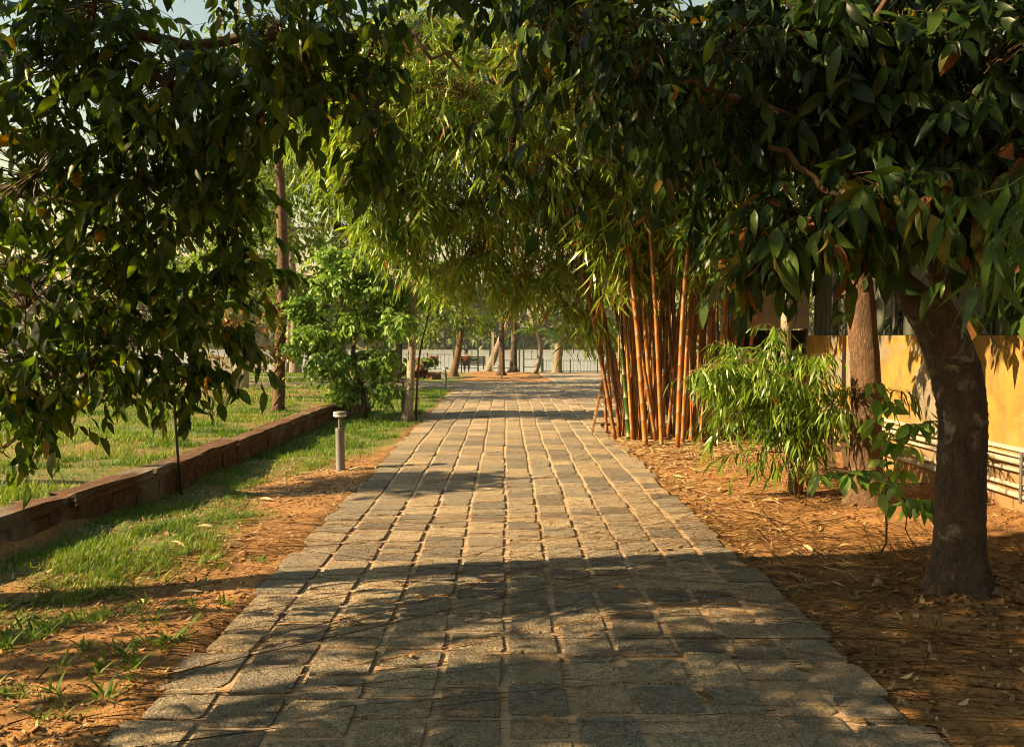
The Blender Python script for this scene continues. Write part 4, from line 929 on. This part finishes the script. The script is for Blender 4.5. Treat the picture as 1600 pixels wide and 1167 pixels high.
# ================================================================== GARDEN OBJECTS
def bollard(x, y, lab, z=0.0):
    z = float(gz(x, y)) - .01
    r_ = thing('bollard_light', lab, 'bollard light', (x, y, z), 'bollard lights along the left path edge')
    b = MB(); b.lathe((x, y, z), [(.052, 0), (.052, .475), (.054, .478), (.054, .49), (.044, .497), (.0, .497)], 24); b.build('post', M['grey_metal'], r_)
    b = MB(); b.lathe((x, y, z), [(.047, .4905), (.0565, .491), (.0565, .505), (.03, .507), (.0, .507)], 24); nk = MB().lathe((x, y, z), [(.022, .505), (.022, .64)], 16).build('neck', M['dark_metal'], r_); b.build('collar', M['dark_metal'], nk, off=np.array((x, y, z)))
    b = MB(); b.lathe((x, y, z), [(.0, .6645), (.076, .6645), (.077, .668), (.077, .69), (.07, .696), (.0, .697)], 24); cp = b.build('cap', M['grey_metal'], r_)
    b = MB(); b.lathe((x, y, z), [(.0, .638), (.07, .638), (.073, .643), (.073, .664), (.0, .664)], 24); b.build('diffuser', M['diffuser'], cp, off=np.array((x, y, z)))
    b = MB(); b.lathe((x, y, z), [(.085, 0), (.085, .018), (.055, .02)], 24); b.build('base_plate', M['dark_metal'], r_)
bollard(-1.93, 9.3, 'grey bollard light nearest the camera, on the bare patch of the grass strip')
bollard(-2.02, 15.8, 'grey bollard light behind the slim pale trunk')
bollard(-1.68, 22.3, 'farthest grey bollard light where the path meets the crossing')

b = MB(); a_ = at(283, 770, 7.95); b.tube([(a_[0], 7.95, -.05), at(277, 700, 7.95), at(270, 600, 7.95)], .014, 8)
tag(b.build('stake', M['black_metal'], None), 'thin black stake standing in the grass before the low wall', 'stake')

# wooden A-frame ladder by the bamboo
lx, ly = 1.4, 12.5
lad = thing('wooden_ladder', 'small wooden A-shaped ladder left of the golden bamboo', 'ladder', (lx + .2, ly, 0))
top = np.array([1.63, 12.5, 1.35])
for a_, b_ in (((1.34, 12.4, 0), top + [0, -.03, 0]), ((1.93, 12.4, 0), top + [.05, -.03, 0]), ((1.37, 12.75, 0), top + [0, .03, 0]), ((1.93, 12.75, 0), top + [.05, .03, 0])):
    b = MB(); b.bar(a_, b_, .045, .03); b.build('leg', M['wood'], lad, False)
for z in (.2, .6, .98):
    t = z / 1.35; yy = 12.4 + .07 * t
    b = MB(); b.bar((1.34 + .29 * t - .015, yy - .017, z), (1.93 - .25 * t + .015, yy - .017, z), .03, .02); b.build('rung', M['wood_old'], lad, False)
# terracotta planter
pl = thing('planter', 'square tapered terracotta planter seen between the bamboo stems', 'planter', (3.35, 19.2, .015))
b = MB(); hw0, hw1, hh = .42, .62, .62
for (q0, z0, q1, z1) in ((hw0, 0, hw1, hh), (hw1, hh, hw1 - .07, hh), (hw1 - .07, hh, hw1 - .09, hh - .1)):
    for k in range(4):
        c = [(-1, -1), (1, -1), (1, 1), (-1, 1)]; a_, b_ = c[k], c[(k + 1) % 4]
        b.add([(3.35 + a_[0] * q0, 19.2 + a_[1] * q0, z0 + .015), (3.35 + b_[0] * q0, 19.2 + b_[1] * q0, z0 + .015), (3.35 + b_[0] * q1, 19.2 + b_[1] * q1, z1 + .015), (3.35 + a_[0] * q1, 19.2 + a_[1] * q1, z1 + .015)], [[0, 1, 2, 3]])
b.build('pot', M['terracotta'], pl, False)
b = MB(); b.box((3.35, 19.2, .5), (1.06, 1.06, .06)); b.build('soil', M['ground'], pl, False)
# kiosk behind the bamboo
ki = thing('kiosk', 'small beige board kiosk with counter block coloured as a shaded opening behind the bamboo shrub', 'kiosk', (4.1, 13.2, 0))
b = MB(); b.box((4.35, 13.2, 2.3), (1.3, .08, 1.25)); b.build('front_board', M['beige'], ki, False)
b = MB(); b.box((4.35, 13.6, .8), (1.3, .7, 1.7)); b.build('counter', M['dark'], ki, False)  # solid box; the shade of an opening is put into its colour
for xx in (3.72, 4.98):
    b = MB(); b.box((xx, 13.27, 1.45), (.06, .06, 2.9)); b.build('post', M['wood_old'], ki, False)
b = MB(); b.box((4.35, 13.55, 2.98), (1.6, 1.1, .06)); b.build('roof', M['sheet'], ki, False)
# pallet leaning behind the bamboo shrub
pa = thing('pallet', 'small dark wooden pallet lying on edge behind the bamboo shrub', 'pallet', (3.55, 8.6, .03))
for k in range(5):
    b = MB(); b.bar((3.2 + .17 * k, 8.55, .04), (3.2 + .17 * k, 8.78, .62), .1, .018); b.build('board', M['wood_old'], pa, False)
for k in range(3):
    t = .08 + .4 * k; b = MB(); b.bar((3.13, 8.58 + .23 * t, .05 + .58 * t), (3.97, 8.58 + .23 * t, .05 + .58 * t), .07, .05); b.build('stringer', M['wood_old'], pa, False)

# bench with a seated person
bx, by = -1.88, 45.2; bz = float(gz(bx, by)) - .01
be = thing('park_bench', 'dark slatted park bench facing the water, seen from behind', 'bench', (bx, by, bz))
for k in range(4):
    b = MB(); b.box((bx, by + .12 + .12 * k, bz + .45), (1.5, .1, .03)); b.build('seat_slat', M['bench'], be, False)
for k in range(4):
    b = MB(); b.box((bx, by + .03 - .025 * k, bz + .56 + .115 * k), (1.5, .03, .095)); b.build('back_slat', M['bench'], be, False)
for xx in (-.62, .62):
    b = MB(); b.bar((bx + xx, by + .08, bz), (bx + xx, by - .09, bz + .98), .05, .04); b.bar((bx + xx, by + .5, bz), (bx + xx, by + .48, bz + .43), .05, .04); b.bar((bx + xx, by + .08, bz + .41), (bx + xx, by + .52, bz + .41), .05, .04)
    sf = b.build('side_frame', M['black_metal'], be, False)
    b = MB(); b.bar((bx + xx, by, bz + .66), (bx + xx, by + .5, bz + .64), .05, .03); b.build('armrest', M['black_metal'], sf, False, off=np.array((bx, by, bz)))
def skinned(name, verts, edges_, rads, m, parent, root=0, sub=2):
    me = bpy.data.meshes.new(name); me.from_pydata([tuple(v) for v in verts], edges_, []); me.materials.append(m)
    o = link(name, me, parent); md = o.modifiers.new('skin', 'SKIN'); md.use_smooth_shade = True
    for i, r_ in enumerate(rads):
        d = me.skin_vertices[0].data[i]; d.radius = (r_, r_) if np.isscalar(r_) else r_; d.use_root = (i == root)
    s = o.modifiers.new('sub', 'SUBSURF'); s.levels = sub; s.render_levels = sub; return o
pe = thing('person', 'person in an orange shirt sitting on the park bench, back to the camera', 'person', (bx - .36, by + .27, bz + .465))
J = [(0, 0, .1), (0, -.03, .3), (0, -.02, .46), (0, 0, .54), (0, .02, .62), (0, .03, .72), (0, .02, .80),           # pelvis spine neck head
     (-.19, 0, .48), (-.25, .05, .24), (-.2, .28, .14), (-.18, .36, .13), (.19, 0, .48), (.25, .05, .24), (.2, .28, .14), (.18, .36, .13),     # arms
     (-.1, .05, .08), (-.12, .44, .07), (-.12, .46, -.33), (-.12, .5, -.41), (-.12, .62, -.42), (.1, .05, .08), (.12, .44, .07), (.12, .46, -.33), (.12, .5, -.41), (.12, .62, -.42)]
E = [(0, 1), (1, 2), (2, 3), (3, 4), (4, 5), (5, 6), (2, 7), (7, 8), (8, 9), (9, 10), (2, 11), (11, 12), (12, 13), (13, 14), (0, 15), (15, 16), (16, 17), (17, 18), (18, 19), (0, 20), (20, 21), (21, 22), (22, 23), (23, 24)]
RR = [.13, .12, .12, .05, .055, .09, .075, .06, .045, .035, .03, .06, .045, .035, .03, .085, .065, .05, .04, .035, .085, .065, .05, .04, .035]
skinned('body', J, E, RR, M['skin'], pe)
skinned('shirt', [J[0], J[1], J[2], J[7], J[8], J[11], J[12]], [(0, 1), (1, 2), (2, 3), (3, 4), (2, 5), (5, 6)], [.145, .14, .14, .08, .062, .08, .062], M['shirt'], pe)
skinned('trousers', [J[0], J[15], J[16], J[17], J[20], J[21], J[22]], [(0, 1), (1, 2), (2, 3), (0, 4), (4, 5), (5, 6)], [.142, .1, .08, .066, .1, .08, .066], M['trousers'], pe)
skinned('hair', [(0, -.01, .68), (0, -.005, .76), (0, .01, .83)], [(0, 1), (1, 2)], [.07, .1, .07], M['hair'], pe, 1)
# finger lumps of both hands
for sx in (-1, 1):
    v = [(sx * .18, .36, .13)]; e = []; rr = [.03]
    for k in range(4): v += [(sx * (.16 + .018 * k), .42, .125), (sx * (.16 + .018 * k), .455 - .006 * abs(k - 1.5), .105)]; e += [(0, 1 + 2 * k), (1 + 2 * k, 2 + 2 * k)]; rr += [.009, .008]
    v += [(sx * .145, .39, .13), (sx * .13, .42, .12)]; e += [(0, 9), (9, 10)]; rr += [.01, .008]
    skinned('hand', v, e, rr, M['skin'], pe, 0, 1)

# waterside railing, gateway frames, posts
def railing(x0, x1, y, lab, h=1.0, step=.14):
    z = float(gz((x0 + x1) / 2, y)) - .02; r_ = thing('railing', lab, 'railing', (x0, y, z), 'railings along the water')
    for zz in (.12, h):
        b = MB(); b.box(((x0 + x1) / 2, y, z + zz), (x1 - x0, .035, .035)); b.build('rail', M['green_paint'], r_, False)
    xs = np.arange(x0, x1 + .01, step); me = None
    for i, x in enumerate(xs):
        if i % 8 == 0:
            b = MB(); b.box((x, y, z + (h + .1) / 2), (.06, .06, h + .1)); b.build('post', M['green_paint'], r_, False)
        else:
            if me is None:
                b = MB(); b.box((0, 0, h / 2 + .06), (.018, .018, h - .12)); me = b.mesh('baluster', M['green_paint'], False)
            link('baluster', me, r_, (x - x0, 0, 0))
railing(2.2, 8.8, 46.9, 'dark green baluster railing at the end of the ramp to the water', .75, .2)
railing(-6.6, -3.2, 47.2, 'dark green railing left of the bench by the water', 1.0, .25)
railing(-15, -7.0, 47.2, 'dark green railing at the water behind the palms', 1.0, .25)
for k, (xa, xb) in enumerate(((1.05, 2.1), (-.9, .8), (-3.0, -1.6))):
    y = 46.4; z = float(gz(xa, y)) - .02
    r_ = thing('trellis_frame', ['green metal frame with tall posts beside the ramp railing', 'green metal frame behind the thick grey trunk', 'green metal frame behind the bench'][k], 'frame', ((xa + xb) / 2, y, z), 'green frames by the water')
    for xx in (xa, xb):
        b = MB(); b.box((xx, y, z + .9), (.09, .09, 1.8)); b.build('post', M['green_paint'], r_, False)
    for zz in (.3, .75, 1.75):
        b = MB(); b.box(((xa + xb) / 2, y, z + zz), (xb - xa - .09, .045, .045)); b.build('rail', M['green_paint'], r_, False)
    b = MB(); b.box((xa + (xb - xa) * .45, y, z + 1.25), (.045, .045, .95)); b.box((xa + (xb - xa) * .75, y + .05, z + 1.25), (.045, .045, .95)); b.build('upright', M['green_paint'], r_, False)
b = MB(); b.bar((-.15, 30.6, -.2), (-.16, 30.6, .98), .1, .07); tag(b.build('wooden_post', M['wood'], None, False), 'short wooden post at the front edge of the red soil bed', 'post')
b = MB(); b.bar((-.68, 42.0, -.6), (-.68, 42.0, 2.1), .12, .12); tag(b.build('white_post', M['beige'], None, False), 'pale thin post between the bench and the thick grey trunk', 'post')
# stone rubble bank with weeds left of the bench
rk = thing('rubble_bank', 'low mossy bank of broken laterite stones left of the bench', 'stone bank', (-3.6, 32.6, -.18))
rr_ = np.random.default_rng(91)
for k in range(34):
    t = rr_.uniform(0, 1); b = MB(); s_ = rr_.uniform(.22, .5); hx = -5.0 + 2.3 * t
    rough_block(b, rr_, (hx, 32.6 + rr_.normal(0, .3), -.1 + rr_.uniform(0, 1) * (.2 + .65 * t)), np.array([s_, s_ * .8, s_ * .7]), rr_.uniform(0, 3), .03); b.build('stone', M['laterite'], rk, False)
p = Plant('weed_patch', 'green weeds growing over the mossy stone bank', 'weeds', (-3.6, 32.2, -.15), 92)
for k in range(10): p.blob((-5.2 + .24 * k, 32.3, .1 + .05 * k), (.3, .2, .2), 12, 6, .12, .2, .1, link_=False)
p.finish(M['leaf_bright'], KITE)
b = MB(); b.box((-15.6, 45, -.1), (3.4, .3, 1.1)); tag(b.build('concrete_wall', M['concrete'], None, False), 'low grey concrete wall by the water left of the palms', 'wall')
b = MB(); b.box((-10.2, 31.2, -.1), (7.5, .25, .16)); tag(b.build('kerb', M['concrete'], None, False), kind='structure')

# ================================================================== FAR BANK
rf = np.random.default_rng(101); p = Plant('far_bank_woods', 'hazy green wood along the opposite shore of the lake', 'woods', (0, 172, 0), 101)
for k in range(290):
    x = rf.uniform(-170, 170); y = 188 + rf.uniform(0, 20); z = rf.uniform(-1.5, 17) * (.6 + .6 * vnoise(np.array([x]), np.array([0.]), 22, 3)[0])
    p.blob((x, y, z + 1), (6, 4, 3.5), 26, 7, 1.9, 2.8, link_=False, twr=.02)
p.finish(M['leaf_far'], KITE, name='foliage')
p.root['kind'] = 'stuff'
b = MB()

# ================================================================== GRASS, LITTER
BL = (np.array([[-.5, 0, 0], [.5, 0, 0], [-.36, .5, .04], [.36, .5, .04], [-.04, 1, .22], [.04, 1, .22]], float), np.array([[0, 1, 3, 2], [2, 3, 5, 4]]))
def grass(name, lab, n, x0, x1, y0, y1, h, wd, seed, dens=lambda x, y: 1, ybias=1.0):
    r_ = np.random.default_rng(seed); x = r_.uniform(x0, x1, n); y = y0 + (y1 - y0) * r_.uniform(0, 1, n) ** ybias
    # gather into tufts
    x += .05 * (vnoise(x * 9, y * 9, 1, 4) - .5); k = (r_.uniform(0, 1, n) < grass_mask(x, y) * dens(x, y)) & ~on_pave(x - .05, y)
    x, y = x[k], y[k]; n = len(x); z = gz(x, y) - .006
    k2 = r_.uniform(0, 1, n) < .08 + .95 * sstep(.42, .62, fbm(x, y, .45, 35)); x, y, z = x[k2], y[k2], z[k2]; n = len(x); cl = fbm(x, y, .5, 31); hh = h * r_.uniform(.5, 1.35, n) * (.55 + .9 * cl)
    a = r_.uniform(0, 6.28, n); tl = np.abs(r_.normal(.55, .4, n))
    D = norm(np.stack([np.cos(a) * tl, np.sin(a) * tl, np.ones(n)], -1)); N = np.stack([np.cos(a), np.sin(a), np.full(n, .1)], -1)
    Mx = frames(D, N); Mx[:, :, 0] *= (wd / hh)[:, None]
    rn = np.clip(.05 + .95 * fbm(x, y, .8, 33) + r_.normal(0, .2, n) - .1, 0, 1)
    b = MB(); b.add(*inst(BL, np.stack([x, y, z], -1), Mx, hh, rn)); tag(b.build(name, M['grass'], None), lab, 'grass', kind='stuff')
grass('verge_grass', 'short sunlit grass on the strip between the path and the low wall', 150000, -3.45, -1.58, 2.8, 10.5, .052, .007, 111, ybias=1.1)
grass('verge_grass', 'grass along the far path edge beyond the first bollard', 60000, -3.4, -1.56, 10, 23, .075, .009, 112)
grass('lawn_grass', 'green lawn behind the low laterite wall', 230000, -11, -3.5, 5, 17, .075, .01, 113)
grass('lawn_grass', 'far part of the lawn running back to the palms', 140000, -18, -3.2, 16, 40, .1, .02, 114)
# sparse tufts on the bare soil to the right
r_ = np.random.default_rng(115); b = MB()
for k in range(75):
    x, y = r_.uniform(1.75, 4.2), r_.uniform(2.9, 10) if k % 3 else r_.uniform(2.9, 5); n = r_.integers(3, 10); a = r_.uniform(0, 6.28, n); tl = r_.uniform(.3, 1.3, n)
    O = np.stack([x + r_.normal(0, .02, n), y + r_.normal(0, .02, n), np.full(n, float(gz(x, y)) - .004)], -1)
    D = norm(np.stack([np.cos(a) * tl, np.sin(a) * tl, np.ones(n)], -1)); hh = r_.uniform(.03, .1, n); Mx = frames(D, np.stack([np.cos(a), np.sin(a), np.full(n, .1)], -1)); Mx[:, :, 0] *= (.006 / hh)[:, None]
    b.add(*inst(BL, O, Mx, hh, r_.uniform(.1, .7, n)))
tag(b.build('grass_tufts', M['grass'], None), 'sparse grass tufts on the bare orange soil right of the path', 'grass', kind='stuff')
# broader weeds in the left foreground
p = Plant('weed_patch', 'broad-bladed weeds in the shaded left foreground soil', 'weeds', (-2.2, 3.9, .0), 116)
for k in range(110):
    x, y = p.rng.uniform(-3.0, -1.62), p.rng.uniform(3.0, 5.6)
    if k < 14: x, y = p.rng.uniform(-1.85, -1.6), p.rng.uniform(3.3, 4.6)
    m_ = p.rng.integers(5, 11); a = p.rng.uniform(0, 6.28, m_)
    p.O.append(np.repeat([[x, y, float(gz(x, y))]], m_, 0) + p.rng.normal(0, .015, (m_, 3)) * [1, 1, 0]); p.D.append(np.stack([np.cos(a), np.sin(a), p.rng.uniform(.5, 1.8, m_)], -1)); p.N.append(np.stack([-np.cos(a), -np.sin(a), np.ones(m_)], -1))
    p.L.append(p.rng.uniform(.05, .13, m_)); p.r.append(p.rng.uniform(.1, .7, m_))
p.finish(M['grass'], leaf_tpl(4, .13, 0, .35, 2, .3)); p.root['kind'] = 'stuff'

CURL = leaf_tpl(4, .42, .5, .3); FLAT = leaf_tpl(4, .40, .15, .08); STR = leaf_tpl(3, .1, .3, .06, 3, .5); SHE = leaf_tpl(5, .24, .6, .1, 3, .45)
def scatter(name, lab, m, tpl, n, area, L0, L1, seed, rb=(.5, .25), zoff=.006, keep=None, flat=.16):
    r_ = np.random.default_rng(seed); x, y = area(r_, n)
    if keep is not None: k = keep(x, y); x, y = x[k], y[k]
    n = len(x); a = r_.uniform(0, 6.28, n); L = r_.uniform(L0, L1, n)
    D = norm(np.stack([np.cos(a), np.sin(a), r_.normal(0, flat * .6, n)], -1)); N = norm(np.stack([r_.normal(0, flat, n), r_.normal(0, flat, n), np.where(r_.uniform(0, 1, n) < .5, 1., -1.)], -1))
    z = np.where(on_pave(x, y), .026, gz(x, y)) + zoff + np.where(N[:, 2] < 0, 0, L * .06)
    b = MB(); b.add(*inst(tpl, np.stack([x, y, z], -1), frames(D, N), L, np.clip(r_.normal(rb[0], rb[1], n), 0, 1)))
    tag(b.build(name, m, None), lab, 'litter', kind='stuff')
nop = lambda x, y: ~on_pave(x, y)
scatter('leaf_litter', 'small dry leaf litter on the soil left of the path', M['litter'], CURL, 4200, lambda r, n: (r.uniform(-3.3, -1.5, n), 2.8 + 7 * r.uniform(0, 1, n) ** 1.4), .018, .055, 121, (.5, .3), keep=nop)
scatter('leaf_litter', 'dry leaf litter on the bare soil right of the path', M['litter'], CURL, 6000, lambda r, n: (r.uniform(1.6, 4.4, n), 2.8 + 9 * r.uniform(0, 1, n) ** 1.2), .018, .06, 122, (.45, .3), keep=nop)
scatter('leaf_litter', 'drift of dry leaves round the foot of the thick trunk', M['litter'], CURL, 420, lambda r, n: (r.normal(2.68, .26, n), r.normal(4.65, .22, n)), .03, .085, 128, (.4, .3), keep=nop)
scatter('leaf_litter', 'dry leaves gathered along the right path edge', M['litter'], CURL, 500, lambda r, n: (1.66 + np.abs(r.normal(0, .12, n)), 2.9 + 8 * r.uniform(0, 1, n) ** 1.3), .025, .075, 129, (.5, .3))
scatter('straw_litter', 'pale straw of fallen bamboo leaves on the soil at the right path edge', M['straw'], STR, 800, lambda r, n: (1.68 + np.abs(r.normal(0, .65, n)), r.uniform(4.8, 13.2, n)), .05, .2, 123, (.5, .3), keep=nop)
scatter('straw_litter', 'pale straw thick around the foot of the golden bamboo', M['straw'], STR, 2000, lambda r, n: (r.normal(2.3, .6, n), r.normal(11.2, .8, n)), .08, .3, 124, (.45, .3), keep=nop)
scatter('straw_litter', 'straw scattered on the bare patch around the nearest bollard', M['straw'], STR, 700, lambda r, n: (r.normal(-2.0, .35, n), r.normal(8.7, .7, n)), .05, .2, 125, (.4, .3), keep=nop)
scatter('leaf_litter', 'tiny dry leaf scraps lying on the stone path', M['litter'], STR, 420, lambda r, n: (np.where(r.uniform(0, 1, n) < .65, r.uniform(.4, 1.65, n), r.uniform(-1.5, 1.6, n)), 3 + 15 * r.uniform(0, 1, n)), .02, .09, 126, (.4, .3))
scatter('pebbles', 'clods and pebbles on the bare soil beside the path', M['ground'], sett_tpl(np.random.default_rng(3), 7), 900, lambda r, n: (np.where(r.uniform(0, 1, n) < .6, r.uniform(1.75, 4.2, n), r.uniform(-3, -1.7, n)), 2.8 + 6 * r.uniform(0, 1, n) ** 1.3), .008, .028, 127, zoff=-.002, keep=nop)

# single fallen leaves and sheaths one can pick out
r_ = np.random.default_rng(131)
FL = [mesh_np('fallen_leaf', t_[0], t_[1], np.full(len(t_[0]), v), M['litter']) for t_ in (CURL, FLAT) for v in (.15, .4, .6, .85)]
def pick(name, meshes, x, y, L, lab, cat, grp):
    z = .03 if on_pave(x, y) else float(gz(x, y)) + .012
    o = link(name, meshes[r_.integers(len(meshes))]); o.location = (x, y, z + .05 * L); o.scale = (L, L, L)
    o.rotation_euler = (r_.normal(0, .12), r_.normal(0, .2), r_.uniform(0, 6.28)); tag(o, lab, cat, grp)
spots = [(560 + 83, 1046), (1085, 1103), (1272, 1065), (868, 1158), (1150, 930), (1330, 1157), (960, 927), (635, 855), (570, 876), (930, 770), (835, 823), (1215, 820), (768, 975), (1110, 1002), (1040, 868), (430, 975), (930, 1003), (545, 985)]
for px, py in spots:
    Y = FPX * CAM_H / (py - 525); q = at(px, py, Y); pick('fallen_leaf', FL, q[0], Y, r_.uniform(.06, .1), 'curled dry brown leaf lying on the stone path', 'leaf', 'fallen leaves on the path')
for k in range(34): pick('fallen_leaf', FL, r_.uniform(1.8, 3.9), 3.0 + 4.5 * r_.uniform() ** 1.3, r_.uniform(.06, .12), 'dry brown leaf lying on the bare soil right of the path', 'leaf', 'fallen leaves on the right soil')
for k in range(26): pick('fallen_leaf', FL, r_.uniform(-2.9, -1.65), 3.0 + 3.2 * r_.uniform(), r_.uniform(.06, .11), 'dry leaf lying on the soil left of the path', 'leaf', 'fallen leaves on the left soil')
SH = [mesh_np('bamboo_sheath', SHE[0], SHE[1], np.full(len(SHE[0]), v), M['straw']) for v in (.2, .5, .75, .95)]
for k in range(36): pick('bamboo_sheath', SH, 1.8 + abs(r_.normal(0, .8)), r_.uniform(4.8, 9.5), r_.uniform(.12, .24), 'pale dry bamboo sheath lying on the soil right of the path', 'sheath', 'fallen bamboo sheaths on the right soil')
for k in range(9): pick('bamboo_sheath', SH, r_.uniform(-2.8, -1.7), r_.uniform(4, 9), r_.uniform(.12, .2), 'pale dry bamboo sheath lying on the grass strip left of the path', 'sheath', 'fallen bamboo sheaths on the left strip')

# ================================================================== AIR
b = MB(); b.box((0, 440, 10.5), (1320, 1040, 33))
hz = b.build('haze', None, None, False); tag(hz, 'thin pale haze in the air over the garden and the lake', 'haze', kind='stuff')
def m_haze(t, p):
    t.nodes.remove(p); v = t.nodes.new('ShaderNodeVolumePrincipled'); v.inputs['Density'].default_value = .0003; v.inputs['Color'].default_value = (.95, .93, .88, 1); v.inputs['Anisotropy'].default_value = .3
    t.links.new(v.outputs[0], t.nodes['Material Output'].inputs['Volume'])
hz.data.materials.append(mat('haze', m_haze))
